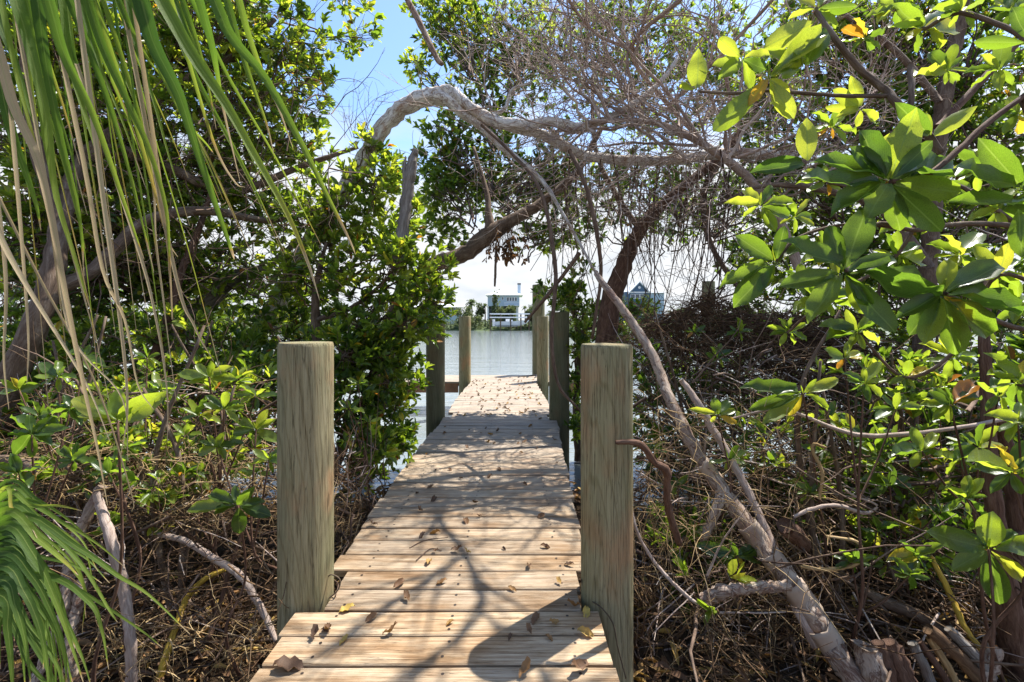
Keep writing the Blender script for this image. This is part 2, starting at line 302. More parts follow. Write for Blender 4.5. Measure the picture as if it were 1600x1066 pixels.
# ---- curves and tubes
def cr_curve(pts, K):
    """Catmull-Rom through rows of pts (any number of columns) resampled to K rows"""
    p = np.asarray(pts, float)
    if len(p) == 2: return p[0] + (p[1] - p[0]) * np.linspace(0, 1, K)[:, None]
    e = np.vstack([2 * p[0] - p[1], p, 2 * p[-1] - p[-2]])
    t = np.linspace(0, len(p) - 1, K); i = np.minimum(t.astype(int), len(p) - 2); f = (t - i)[:, None]
    a, b, c, d = e[i], e[i + 1], e[i + 2], e[i + 3]
    return 0.5 * (2 * b + (c - a) * f + (2 * a - 5 * b + 4 * c - d) * f ** 2 + (3 * b - a - 3 * c + d) * f ** 3)
class Tubes:
    def __init__(s): s.V = []; s.F = []; s.T = []; s.U = []; s.n = 0
    def batch(s, pts, rad, sides=4, tint=None, cap=True, rough=0.0):
        """pts (N,K,3), rad (N,K)"""
        pts = np.asarray(pts, float); N, K, _ = pts.shape
        rad = np.broadcast_to(np.asarray(rad, float), (N, K))
        tan = nrm(np.gradient(pts, axis=1))
        mt = nrm(tan.mean(axis=1)); ref = np.where(np.abs(mt[:, 2:3]) > 0.8, [[1.0, 0.2, 0.1]], [[0.1, 0.15, 1.0]])
        a = nrm(np.cross(tan, ref[:, None, :])); b = np.cross(tan, a)
        ang = np.linspace(0, 2 * math.pi, sides, endpoint=False)
        rr = rad[:, :, None] * np.ones(sides)
        if rough: rr = rr * (1 + rough * rng.normal(size=rr.shape))
        V = pts[:, :, None, :] + rr[..., None] * (a[:, :, None, :] * np.cos(ang)[None, None, :, None] + b[:, :, None, :] * np.sin(ang)[None, None, :, None])
        base = s.n + np.arange(N)[:, None, None] * (K * sides) + np.arange(K - 1)[None, :, None] * sides
        j = np.arange(sides); j2 = (j + 1) % sides
        q = np.stack([base + j, base + j2, base + sides + j2, base + sides + j], axis=-1).reshape(-1, 4)
        s.V.append(V.reshape(-1, 3)); s.F.append(q)
        al = np.concatenate([np.zeros((N, 1)), np.cumsum(np.linalg.norm(np.diff(pts, axis=1), axis=2), axis=1)], 1) + rng.random((N, 1)) * 9
        mr = rad.mean(axis=1)[:, None, None] + al[:, :, None] * 0
        s.U.append(np.stack([mr * np.cos(ang) , mr * np.sin(ang), al[:, :, None] + 0 * mr * ang], -1).reshape(-1, 3))
        if tint is None: tint = rng.random(N)
        s.T.append(np.repeat(np.asarray(tint, float), K * sides)); s.n += N * K * sides
        if cap:
            for e in (0, K - 1):
                cv = pts[:, e]; ci = s.n + np.arange(N); s.V.append(cv); s.U.append(cv * .3); s.T.append(np.asarray(tint, float)); s.n += N
                rb = base[:, 0 if e == 0 else -1, :] + (0 if e == 0 else sides)
                tri = np.stack([np.repeat(ci[:, None], sides, 1), rb + j, rb + j2], -1).reshape(-1, 3)
                s.F.append(tri)
        return s
    def one(s, pts, r, sides=10, K=None, tint=0.5, rough=0.03):
        p = np.asarray(pts, float); r = np.asarray(r, float)
        if r.ndim == 0: r = np.full(len(p), float(r))
        K = K or max(8, 5 * len(p)); c = cr_curve(np.column_stack([p, r]), K)
        c[:, :3] += rng.normal(size=(K, 3)) * c[:, 3:4] * 0.06
        return s.batch(c[None, :, :3], np.abs(c[None, :, 3]), sides, [tint], True, rough)
    def build(s, name, mat, parent=None, **k):
        quads = [f for f in s.F if f.shape[1] == 4]; tris = [f for f in s.F if f.shape[1] == 3]
        F_ = ([np.concatenate(quads)] if quads else []) + ([np.concatenate(tris)] if tris else [])
        return mesh_np(name, np.concatenate(s.V), F_, mat, parent, {'tint': ('FLOAT', np.concatenate(s.T)), 'tuv': ('FLOAT_VECTOR', np.concatenate(s.U))}, **k)
def walk(S0, D0, L, K=7, wob=0.35, grav=0.0, curve=None):
    """N wandering curves of K points"""
    N = len(S0); L = np.broadcast_to(L, (N,)); st = (L / (K - 1))[:, None]
    p = np.array(S0, float); d = nrm(np.array(D0, float)); out = [p.copy()]
    bend = rng.normal(size=(N, 3)) * wob * 0.5
    for _ in range(K - 1):
        d = nrm(d + bend + rng.normal(size=(N, 3)) * wob * 0.6 + np.array([0, 0, grav]))
        p = p + d * st; out.append(p.copy())
    return np.stack(out, 1)
def taper(N, K, r0, r1):
    r0 = np.broadcast_to(r0, (N,)); r1 = np.broadcast_to(r1, (N,)); t = np.linspace(0, 1, K)[None, :]
    return r0[:, None] * (1 - t) + r1[:, None] * t
def offshoots(pts, n, lo=0.2, hi=1.0, spread=0.8):
    """n start points and directions leaving random places of the curves pts (N,K,3)"""
    N, K, _ = pts.shape; i = rng.integers(0, N, n); t = rng.uniform(lo, hi, n) * (K - 1); k = np.minimum(t.astype(int), K - 2); f = (t - k)[:, None]
    s = pts[i, k] * (1 - f) + pts[i, k + 1] * f; d = nrm(pts[i, k + 1] - pts[i, k])
    return s, nrm(d + rng.normal(size=(n, 3)) * spread), i
def hero_branch(name, pix, mat, parent=None, sides=12, K=None, rough=0.05, origin=None, tint=0.5):
    """pix rows: px, py, distance, width in photo pixels"""
    pts = [P(a, b, c) for a, b, c, w in pix]; r = [w / 2 * c / F for a, b, c, w in pix]
    t = Tubes(); t.one(pts, r, sides, K, tint, rough)
    return t.build(name, mat, parent, origin=origin), np.array(pts)

# ---- leaves
def leaf_tmpl(stations, curl, fold, wav=0.0):
    V = []; F4 = []; F3 = []
    def w(s): return 0.5 * math.sin(math.pi * min(1, s) ** 1.2) ** 0.66 if 0 < s < 1 else 0
    def z(s): return -curl * s * s + 0.06 * math.sin(s * 9) * wav
    V.append((0, 0, 0))
    for s in stations:
        e = wav * 0.05 * math.sin(s * 23)
        V += [(s, 0, z(s)), (s, w(s), z(s) + fold * w(s) + e), (s, -w(s), z(s) + fold * w(s) - e)]
    V.append((1, 0, z(1))); n = len(stations); tip = len(V) - 1
    F3 += [(0, 1, 2), (0, 3, 1)]
    for i in range(n - 1):
        a = 1 + 3 * i; b = a + 3; F4 += [(a, b, b + 1, a + 1), (a, a + 2, b + 2, b)]
    a = 1 + 3 * (n - 1); F3 += [(a, tip, a + 1), (a, a + 2, tip)]
    return np.array(V, float), np.array(F4), np.array(F3)
T_SMALL = [leaf_tmpl([0.2, 0.52, 0.84], c, f) for c, f in ((0.05, 0.25), (0.22, 0.35), (-0.1, 0.2))]
T_MID = [leaf_tmpl([0.3, 0.74], c, f) for c, f in ((0.05, 0.25), (0.22, 0.35), (-0.1, 0.2))]
T_TINY = [leaf_tmpl([0.55], c, f) for c, f in ((0.05, 0.2), (0.15, 0.3))]
T_BIG = [leaf_tmpl([0.06, 0.16, 0.3, 0.46, 0.62, 0.78, 0.9], c, f, w) for c, f, w in ((0.06, 0.22, 0.3), (0.2, 0.35, 0.6), (-0.06, 0.16, 0.5), (0.14, 0.5, 0.8), (0.3, 0.3, 1.0), (0.3, 0.4, 1.3), (-0.28, 0.35, 1.6), (0.4, 0.6, 1.0))]
def leaf_mesh(tm, tint, mat, name='leaf'):
    V, F4, F3 = tm; me = bpy.data.meshes.new(name)
    me.from_pydata([tuple(v) for v in V], [], [tuple(int(x) for x in f) for f in F4] + [tuple(int(x) for x in f) for f in F3])
    a = me.attributes.new('tint', 'FLOAT', 'POINT'); a.data.foreach_set('value', np.full(len(V), tint, dtype=np.float32))
    b = me.attributes.new('luv', 'FLOAT_VECTOR', 'POINT'); b.data.foreach_set('vector', V.astype(np.float32).ravel())
    me.polygons.foreach_set('use_smooth', np.ones(len(me.polygons), dtype=bool)); me.materials.append(mat); me.update(); return me
_lm = {}
def leaf_me(kind, tm_i, tint):
    q = min(11, int(tint * 12)) if tint < 0.86 else 12 + min(3, int((tint - 0.86) / 0.14 * 4)); key = (kind, tm_i, q)
    if key not in _lm:
        tv = (q + 0.5) / 12 if q < 12 else 0.875 + (q - 12) * 0.035
        if kind == 'big': _lm[key] = leaf_mesh(T_BIG[tm_i], tv, MAT['bigleaf'])
        elif kind == 'dry': _lm[key] = leaf_mesh(T_BIG[tm_i], tint, MAT['dry'], 'fallen_leaf')
        else: _lm[key] = leaf_mesh(T_SMALL[tm_i], tv, MAT['leafpart'])
    return _lm[key]
def leaf_matrix(p, d, n, L, W):
    d = Vector(d).normalized(); n = Vector(n); s = n.cross(d)
    if s.length < 1e-5: s = Vector((1, 0, 0)).cross(d)
    s.normalize(); n = d.cross(s)
    m = Matrix.Identity(4)
    for i in range(3): m[i][0] = d[i] * L; m[i][1] = s[i] * W; m[i][2] = n[i] * L; m[i][3] = p[i]
    return m

class Leaves:
    def __init__(s): s.p = []; s.d = []; s.n = []; s.L = []; s.W = []; s.t = []
    def add(s, p, d, n, L, W, t):
        s.p.append(p); s.d.append(d); s.n.append(n); s.L.append(L); s.W.append(W); s.t.append(t)
    def rosettes(s, C, A, L=0.09, nl=(5, 9), tlo=0.05, thi=0.7, ratio=0.42, odd=0.03, wide=0.75):
        """C centres (N,3), A shoot axes (N,3)"""
        N = len(C); k = rng.integers(nl[0], nl[1] + 1, N); idx = np.repeat(np.arange(N), k); n = len(idx)
        A = nrm(A); a = A[idx]
        az = rng.uniform(0, 2 * math.pi, n); ref = nrm(np.cross(a, rng.normal(size=(N, 3))[idx])); b = np.cross(a, ref)
        out = ref * np.cos(az)[:, None] + b * np.sin(az)[:, None]
        op = rng.uniform(0.15, 1.35, n) * wide
        d = nrm(a * np.cos(op)[:, None] + out * np.sin(op)[:, None] + rng.normal(size=(n, 3)) * 0.1)
        nn = nrm(a * 0.6 + np.array([0, 0, 0.5]) - out * 0.15 + rng.normal(size=(n, 3)) * 0.3)
        p = C[idx] + d * 0.008 + a * rng.uniform(-0.03, 0.02, n)[:, None]
        l = L * rng.uniform(0.6, 1.15, n)
        ct = rng.uniform(tlo, thi, N)[idx] + rng.normal(size=n) * 0.09
        t = np.clip(ct, 0.0, 0.84); o = rng.random(n) < odd; t[o] = rng.uniform(0.86, 1.0, o.sum())
        s.add(p, d, nn, l, l * ratio * rng.uniform(0.8, 1.15, n), t)
    def finish(s, root, n_ind=300, tiny=False, pname='leaf', sname='foliage', minpx=9):
        p, d, n, L, W, t = [np.concatenate(x) for x in (s.p, s.d, s.n, s.L, s.W, s.t)]
        if n_ind:
            c = p - np.array([0, 0, EYE]); y = np.maximum(c[:, 1], 0.05)
            px = HX + c[:, 0] / y * F; py = HY - c[:, 2] / y * F
            size = L * F / y; ok = (c[:, 1] > 0.3) & (px > 0) & (px < 1600) & (py > 0) & (py < 1066)
            size = np.where(ok, size, 0); o = np.argsort(-size)[:n_ind]; o = o[size[o] > minpx]
            rest = np.ones(len(p), bool); rest[o] = False
            rl = np.array(root.location)
            for i in o:
                ob = bpy.data.objects.new(pname, leaf_me('small', int(rng.integers(0, 3)), float(t[i])))
                ob.matrix_local = leaf_matrix(p[i] - rl, d[i], n[i], L[i], W[i]); link(ob, root)
            p, d, n, L, W, t = p[rest], d[rest], n[rest], L[rest], W[rest], t[rest]
        if not len(p): return
        d = nrm(d); sd = nrm(np.cross(n, d)); n = np.cross(d, sd)
        Vs, F4s, F3s, Ts, off = [], [], [], [], 0
        which = rng.integers(0, 2 if tiny is True else 3, len(p))
        for w, tm in enumerate(T_TINY if tiny is True else T_MID if tiny else T_SMALL):
            m = which == w; k = m.sum()
            if not k: continue
            tv, f4, f3 = tm; nv = len(tv)
            V = p[m][:, None, :] + d[m][:, None, :] * (tv[None, :, 0:1] * L[m][:, None, None]) + sd[m][:, None, :] * (tv[None, :, 1:2] * W[m][:, None, None]) + n[m][:, None, :] * (tv[None, :, 2:3] * L[m][:, None, None])
            o_ = off + np.arange(k)[:, None, None] * nv
            Vs.append(V.reshape(-1, 3)); Ts.append(np.repeat(t[m], nv)); off += k * nv
            if len(f4): F4s.append((f4[None] + o_).reshape(-1, 4))
            F3s.append((f3[None] + o_).reshape(-1, 3))
        FF = ([np.concatenate(F4s)] if F4s else []) + [np.concatenate(F3s)]
        ob = mesh_np(sname, np.concatenate(Vs), FF, MAT['leaf'], root, {'tint': ('FLOAT', np.concatenate(Ts))})
        ob['kind'] = 'stuff'
        return ob

DENS = 2.05
def blob(lv, tw, px, py, d, rx, ry, rd, n, anchor=None, L=0.09, sub=None, tlo=0.05, thi=0.65, sig=0.34, bias=(0, 0, 0.5), odd=0.025, nl=(5, 9), twr=0.004):
    """foliage of n rosettes in an ellipsoid seen at px,py; rx, ry in photo pixels, rd in metres"""
    c = P(px, py, d); R_ = np.array([rx * d / F, rd, ry * d / F])
    n = int(n * DENS); sub = sub or max(3, n // 15)
    u = nrm(rng.normal(size=(sub, 3))) * rng.random((sub, 1)) ** 0.42
    sc = c + u * R_
    j = rng.integers(0, sub, n)
    pos = sc[j] + rng.normal(size=(n, 3)) * R_.mean() * sig * np.array([1, 1, 0.8])
    rel = (pos - c) / R_; q = np.linalg.norm(rel, axis=1); far = q > 1.12
    pos[far] = c + rel[far] / q[far][:, None] * R_ * rng.uniform(0.8, 1.1, (far.sum(), 1))
    ax = nrm(pos - sc[j]) * 0.6 + nrm(pos - c) * 0.35 + np.array(bias) + rng.normal(size=(n, 3)) * 0.3
    lv.rosettes(pos, ax, L, nl, tlo, thi, odd=odd)
    if anchor is not None:
        A = P(*anchor) if len(anchor) == 3 else np.array(anchor[:3])
        t = np.linspace(0, 1, 9)[None, :, None]
        a = A + rng.normal(size=(sub, 3)) * 0.06; b = sc
        mid = (a + b) / 2 + rng.normal(size=(sub, 3)) * R_.mean() * 0.3
        pts = (1 - t) ** 2 * a[:, None] + 2 * t * (1 - t) * mid[:, None] + t ** 2 * b[:, None]
        pts[:, 1:-1] += rng.normal(size=(sub, 7, 3)) * 0.015
        tw.batch(pts, taper(sub, 9, twr * 3, twr * 1.3), 5)
        t = np.linspace(0, 1, 4)[None, :, None]; st = pts[j, rng.integers(6, 9, n)]
        mid = (st + pos) / 2 + rng.normal(size=(n, 3)) * R_.mean() * 0.08 - nrm(ax) * 0.03
        p2 = (1 - t) ** 2 * st[:, None] + 2 * t * (1 - t) * mid[:, None] + t ** 2 * pos[:, None]
        tw.batch(p2, taper(n, 4, twr, twr * 0.5), 3, cap=False)

# ------------------------------------------------------------------ ground, water, far shore
WATER = -0.75
def ghash(x, y):
    return (np.sin(x * 1.7 + 1.3) * np.cos(y * 1.3 + 0.5) + 0.5 * np.sin(x * 4.1 + y * 2.3) + 0.3 * np.sin(y * 6.7 - x * 5.1)) / 1.8
def ground_z(x, y):
    edge = 6.0 + 0.5 * np.sin(x * 1.1 + 2) + 0.12 * np.abs(x)
    base = -0.55 + 0.09 * ghash(x, y) + 0.1 * np.clip(np.abs(x) - 3, 0, 3)
    return base - 1.0 * np.clip((y - edge + 1.2) / 2.2, 0, 1)
gx = np.linspace(-16, 16, 161); gy = np.linspace(-6, 11, 103)
X, Y = np.meshgrid(gx, gy); Z = ground_z(X, Y) + rng.normal(size=X.shape) * 0.008
n_x, n_y = len(gx), len(gy)
i = (np.arange(n_y - 1)[:, None] * n_x + np.arange(n_x - 1)[None, :]).ravel()
tag(mesh_np('ground', np.column_stack([X.ravel(), Y.ravel(), Z.ravel()]), [np.stack([i, i + 1, i + n_x + 1, i + n_x], 1)], MAT['ground']), 'dark muddy bank littered with dry leaves under the mangroves', None, None, 'structure')
w = 900
tag(mesh_np('water', [(-w, -40, WATER), (w, -40, WATER), (w, 1600, WATER), (-w, 1600, WATER)], [[(0, 1, 2, 3)]], MAT['water'], smooth=False), 'calm grey water of the canal with small ripples', None, None, 'structure')

# ------------------------------------------------------------------ boardwalk
PITCH = 0.175; Y0 = 1.851
left_e = [(0, -1.02), (2.19, -1.02), (2.20, -0.915), (2.55, -0.915), (2.56, -1.0), (3.46, -1.03), (5.0, -1.03), (6.38, -0.98), (6.54, -0.98), (6.55, -0.885), (6.88, -0.885), (6.9, -0.98), (7.9, -1.0), (10.1, -0.95), (10.2, -0.95)]
right_e = [(0, 0.40), (2.19, 0.42), (2.20, 0.345), (2.55, 0.345), (2.56, 0.42), (3.46, 0.475), (5.1, 0.56), (6.38, 0.64), (6.40, 0.525), (6.74, 0.525), (6.76, 0.62), (7.7, 0.62), (10.1, 0.55), (10.2, 0.55)]
def edge(tab, y): return float(np.interp(y, [a for a, b in tab], [b for a, b in tab]))
dock = empty('boardwalk', (0, 1.0, 0), 'weathered timber boardwalk of cross boards leading to the water', 'boardwalk')
def board(x0, x1, y0, y1, parent, top=0.0, th=0.04, name='plank'):
    c = 0.005; w0, w1 = y0, y1
    prof = [(w0 + c, top), ((w0 + w1) / 2, top + random.uniform(-.0015, .0015)), (w1 - c, top), (w1, top - c), (w1, top - th), (w0, top - th), (w0, top - c)]
    K = 9; xs = np.linspace(x0, x1, K); V = []
    tilt = random.uniform(-.0025, .0025); dz = random.uniform(-.002, .002); skew = random.uniform(-.004, .004); cup = random.uniform(-.002, .002)
    for k, x in enumerate(xs):
        t = (k / (K - 1) - .5) * 2
        jy, jz = random.uniform(-.0012, .0012), random.uniform(-.001, .001)
        for y, z in prof: V.append((x + (y - w0) * skew * 3 * (k in (0, K - 1)), y + skew * t + jy, z + dz + tilt * t + cup * t * t + jz))
    n = len(prof); Fq = [(k * n + j, k * n + (j + 1) % n, (k + 1) * n + (j + 1) % n, (k + 1) * n + j) for k in range(K - 1) for j in range(n)]
    caps = [tuple(range(n - 1, -1, -1)), tuple(range((K - 1) * n, K * n))]
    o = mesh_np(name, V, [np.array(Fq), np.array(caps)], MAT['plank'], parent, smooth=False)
    # the board's own origin sits at its middle
    return o
screw_pts = []
k = -7
while True:
    a = Y0 + PITCH * k; b = a + PITCH - 0.011 - random.uniform(0, .005)
    if b > 10.45: break
    m = (a + b) / 2; xl = edge(left_e, m) + random.uniform(-.012, .012); xr = edge(right_e, m) + random.uniform(-.012, .012)
    if k == 1: xl -= .03
    if k == 4: xl -= 0.03
    board(xl, xr, a, b, dock)
    for sx in (-0.82, -0.28, 0.27):
        for f in (.24, .76):
            screw_pts.append((sx + random.uniform(-.012, .012), a + (b - a) * f + random.uniform(-.006, .006)))
    k += 1
yy = Y0 + PITCH * k
while yy < 11.5:
    board(-2.9, 2.6, yy, yy + PITCH - .008, dock); yy += PITCH
V = []; Fp = []
for (sx, sy) in screw_pts:
    b0 = len(V); r = .007
    V += [(sx + r * math.cos(q * math.pi / 4), sy + r * math.sin(q * math.pi / 4), 0.0022) for q in range(8)]; Fp.append(tuple(range(b0, b0 + 8)))
mesh_np('screws', V, [np.array(Fp)], MAT['screw'], dock, smooth=False, kind='stuff')
def boxv(x0, x1, y0, y1, z0, z1):
    return [(x0, y0, z0), (x1, y0, z0), (x1, y1, z0), (x0, y1, z0), (x0, y0, z1), (x1, y0, z1), (x1, y1, z1), (x0, y1, z1)]
BF = np.array([(0, 3, 2, 1), (4, 5, 6, 7), (0, 1, 5, 4), (1, 2, 6, 5), (2, 3, 7, 6), (3, 0, 4, 7)])
class Boxes:
    def __init__(s): s.V = []; s.F = []
    def box(s, x0, x1, y0, y1, z0, z1):
        n = len(s.V); s.V += boxv(x0, x1, y0, y1, z0, z1); s.F.append(BF + n); return s
    def poly(s, vs, fs):
        n = len(s.V); s.V += list(vs); s.F += [np.array([[i + n for i in f]]) for f in fs]; return s
    def build(s, name, mat, parent=None, **k): return mesh_np(name, s.V, s.F, mat, parent, smooth=False, **k)
for jx in (-0.82, -0.28, 0.27):
    Boxes().box(jx - .02, jx + .02, 0.7, 10.5, -.20, -.043).build('joist', MAT['joist'], dock)
for jy in (2.52, 6.28, 10.12):
    Boxes().box(-1.0, 0.42, jy, jy + .04, -.36, -.203).build('cross_beam', MAT['joist'], dock)
Boxes().box(-2.9, -1.24, 10.46, 10.5, -.26, -.045).build('fascia_board', MAT['fascia'], dock)
Boxes().box(0.86, 2.6, 10.46, 10.5, -.26, -.045).build('fascia_board', MAT['fascia'], dock)
Boxes().box(-2.9, 2.6, 11.52, 11.56, -.26, -.0).build('fascia_board', MAT['fascia'], dock)

def post(px, base_z, d, r, label, mat='post', top=1.29, bottom=-1.6, group='round timber dock posts'):
    x = (px - HX) / F * d; N = 36; rings = [(bottom, 1.0)] + [(z, 1.0) for z in np.linspace(-.4, top - .02, 12)] + [(top - .008, .985), (top, .95)]
    V = []; ph = random.uniform(0, 6)
    for z, s in rings:
        for q in range(N):
            a = q / N * 2 * math.pi; rr = r * s * (1 + .012 * math.sin(a * 3 + ph + z * .7) + .006 * math.sin(a * 7 + z * 3 + ph))
            V.append((x + rr * math.cos(a), d + rr * math.sin(a), z))
    Fq = [(k * N + j, k * N + (j + 1) % N, (k + 1) * N + (j + 1) % N, (k + 1) * N + j) for k in range(len(rings) - 1) for j in range(N)]
    V.append((x, d, top + .002)); c = len(V) - 1; b0 = (len(rings) - 1) * N
    o = mesh_np('dock_post', V, [np.array(Fq), np.array([(b0 + j, b0 + (j + 1) % N, c) for j in range(N)])], MAT[mat], origin=(x, d, 0))
    e = o.modifiers.new('edge', 'EDGE_SPLIT'); e.split_angle = R(35)
    return tag(o, label, 'post', group)
post(478, 0, 2.33, .133, 'thick round post on the near left edge of the boardwalk, beside bare branches', top=1.288)
post(948, 0, 2.33, .131, 'thick round post at the boardwalk edge throwing a broad dark shadow on the boards', top=1.279)
post(680.5, 0, 6.72, .138, 'shaded post with its top hidden in the leafy mangrove beside the boardwalk', 'postdark', top=1.36)
post(873.5, 0, 6.55, .146, 'dark mossy post on the right of the boardwalk, in front of two paler posts', 'postdark', top=1.52)
post(726.5, 0, 10.36, .136, 'sunlit post at the water end of the boardwalk, left side', top=1.50)
post(848, 0, 10.5, .136, 'narrow sunlit post at the water end, between the dark mossy post and the tall piling', top=1.50)
post(841.5, 0, 12.1, .165, 'tall grey green piling rising behind the end of the boardwalk', 'postdark', top=2.35)
post(1107, 0, 12.8, .17, 'tall piling standing in the water seen through the hanging roots', 'postdark', top=2.5)

# low pegged rail at the end of the boards
rl = Tubes(); a, b = P(786, 591, 11.3), P(842, 586, 11.3); rl.one([a, (a + b) / 2, b], .022, 6, tint=.5)
rail = rl.build('pegged_rail', MAT['metal'], origin=tuple(a)); tag(rail, 'thin dark rail with short pegs low above the far end of the boards', 'rail')
for f in (0.03, .27, .5, .74, .96):
    c = a + (b - a) * f; t = Tubes(); t.one([c, c + np.array([-.05, -.12, -(c[2]) / 2]), np.array([c[0] - .08, c[1] - .2, 0.0])], .014, 5); t.build('peg', MAT['metal'], rail)

# ------------------------------------------------------------------ far shore
MAT['shore'] = plain('shore_grass', (0.07, 0.10, 0.03), 0.9, 0.4, 1.2)
MAT['siding'] = plain('pale_blue_siding', (0.42, 0.53, 0.62), 0.7, 0.06)
MAT['sidingdark'] = plain('slate_blue_siding', (0.08, 0.14, 0.22), 0.7, 0.08)
MAT['trim'] = plain('white_trim', (0.78, 0.79, 0.8), 0.6, 0.04)
MAT['roofw'] = plain('white_metal_roof', (0.8, 0.81, 0.82), 0.5, 0.03)
MAT['roofg'] = plain('grey_shingle_roof', (0.3, 0.31, 0.32), 0.8, 0.1)
MAT['shadow'] = plain('underhouse_shade_dark', (0.06, 0.07, 0.08), 0.8)  # dark colour standing in for shade under the raised house; also the chimney cap
MAT['hull'] = plain('boat_gelcoat', (0.62, 0.68, 0.74), 0.25, 0.04)
MAT['glass'] = M('dark_window_glass').done((0.05, 0.08, 0.11, 1), 0.08, spec=0.8)
sx = np.linspace(-150, 150, 121); sy = np.array([96.5, 97.3, 99, 103, 112, 140, 220]); SX, SY = np.meshgrid(sx, sy)
SZ = np.array([-1.2, -.55, -.15, .1, .3, .5, .8])[:, None] + .12 * np.sin(SX * .7 + SY) ; SYb = SY + .8 * np.sin(SX * .31) * (SY < 100)
ii = (np.arange(6)[:, None] * 121 + np.arange(120)[None, :]).ravel()
tag(mesh_np('far_shore', np.column_stack([SX.ravel(), SYb.ravel(), SZ.ravel()]), [np.stack([ii, ii + 1, ii + 122, ii + 121], 1)], MAT['shore']), 'low grassy bank on the far side of the canal', None, None, 'structure')

def win(parent, x0, x1, z0, z1, y, n=1, depth=.08):
    w = (x1 - x0) / n
    for k in range(n):
        a, b = x0 + k * w, x0 + (k + 1) * w; t = .09
        f = Boxes(); f.box(a, b, y - depth, y, z1 - t, z1); f.box(a, b, y - depth, y, z0, z0 + t); f.box(a, a + t, y - depth, y, z0 + t, z1 - t); f.box(b - t, b, y - depth, y, z0 + t, z1 - t)
        fo = f.build('window', MAT['trim'], parent)
        Boxes().box(a + t, b - t, y - .03, y - .005, z0 + t, z1 - t).V
        g = Boxes().box(a + t, b - t, y - .03, y - .005, z0 + t, z1 - t)
        go = mesh_np('pane', np.array(g.V) - np.array(parent.location), g.F, MAT['glass'], None, smooth=False); go.parent = fo
def hip(x0, x1, y0, y1, z0, z1, inset):
    ym = (y0 + y1) / 2
    return [(x0, y0, z0), (x1, y0, z0), (x1, y1, z0), (x0, y1, z0), (x0 + inset, ym, z1), (x1 - inset, ym, z1)], [(0, 1, 5, 4), (1, 2, 5), (2, 3, 4, 5), (3, 0, 4), (3, 2, 1, 0)]
D = 112; q = D / F
def hx(px): return (px - HX) * q
def hz(py): return EYE - (py - HY) * q
hs = empty('stilt_house', (hx(787), D, hz(512)), 'pale blue two storey stilt house with white hipped roof across the canal', 'house')
Boxes().box(hx(762), hx(811.5), D, D + 9, hz(478.5), hz(461.6)).build('wall', MAT['siding'], hs)
Boxes().box(hx(763), hx(810), D + 1.2, D + 8, hz(512), hz(478.6)).build('underhouse_shade', MAT['shadow'], hs)  # solid dark box painted as the shade between the stilts
for pxx in (762.5, 774, 782.5, 796, 808):
    Boxes().box(hx(pxx) - .18, hx(pxx) + .18, D + .1, D + .45, hz(512), hz(478.6)).build('stilt', MAT['trim'], hs)
v, f = hip(hx(758.5), hx(817), D - .9, D + 10, hz(461.4), hz(450.5), 3.9); rf = Boxes().poly(v, f).build('roof', MAT['roofw'], hs)
ch = Boxes().box(hx(809), hx(813.8), D + 2.5, D + 3.4, hz(460), hz(443.5)); ch = mesh_np('chimney', np.array(ch.V) - np.array(hs.location), ch.F, MAT['siding'], None, smooth=False); ch.parent = rf
cp = Boxes().box(hx(808.6), hx(814.2), D + 2.4, D + 3.5, hz(443.4), hz(441.4)); cp = mesh_np('chimney_cap', np.array(cp.V) - np.array(hs.location), cp.F, MAT['shadow'], None, smooth=False); cp.parent = rf
win(hs, hx(791.5), hx(808), hz(471), hz(464.5), D, 4)
win(hs, hx(784), hx(787), hz(469), hz(464), D, 1); win(hs, hx(768), hx(774), hz(472), hz(464.5), D, 1)
Boxes().box(hx(788), hx(810), D - 1.0, D - .02, hz(478.4), hz(477.6)).build('balcony_floor', MAT['trim'], hs)
bl = Boxes(); bl.box(hx(788), hx(810), D - 1.0, D - .92, hz(473.6), hz(473))
for kk in range(12): bl.box(hx(788) + kk * .3, hx(788) + kk * .3 + .06, D - 1.0, D - .94, hz(477.6), hz(473.6))
bl.build('balcony_rail', MAT['trim'], hs)
# gabled house
hb = empty('gabled_house', (hx(990), D, hz(512)), 'slate blue house with white trimmed gable seen through the hanging roots', 'house')
Boxes().box(hx(977), hx(1016), D, D + 8, hz(512), hz(456)).build('wall', MAT['sidingdark'], hb)
Boxes().poly([(hx(984), D - .02, hz(455.9)), (hx(1014), D - .02, hz(455.9)), (hx(999), D - .02, hz(441)), (hx(984), D + 8, hz(455.9)), (hx(1014), D + 8, hz(455.9)), (hx(999), D + 8, hz(441))], [(0, 1, 2), (3, 5, 4)]).build('gable', MAT['sidingdark'], hb)
gr = Boxes()
for s_, (xa, xb) in enumerate(((hx(981), hx(999)), (hx(1017), hx(999)))):
    za, zb = hz(458), hz(439.6)
    gr.poly([(xa, D - .5, za), (xb, D - .5, zb), (xb, D + 8.3, zb), (xa, D + 8.3, za), (xa, D - .5, za - .3), (xb, D - .5, zb - .3), (xb, D + 8.3, zb - .3), (xa, D + 8.3, za - .3)], [(0, 1, 2, 3), (4, 7, 6, 5), (0, 4, 5, 1), (1, 5, 6, 2), (2, 6, 7, 3), (3, 7, 4, 0)])
gr.build('roof', MAT['trim'], hb)
Boxes().box(hx(983), hx(1015), D - .12, D - .03, hz(458), hz(456)).build('trim_band', MAT['trim'], hb)
cv = [(hx(999) + .33 * math.cos(a_) , D - .1, hz(449.5) + .33 * math.sin(a_)) for a_ in np.linspace(0, 2 * math.pi, 12, endpoint=False)]
Boxes().poly(cv, [tuple(range(12))]).build('round_vent', MAT['trim'], hb)
win(hb, hx(985), hx(1007), hz(467), hz(459.5), D, 3)
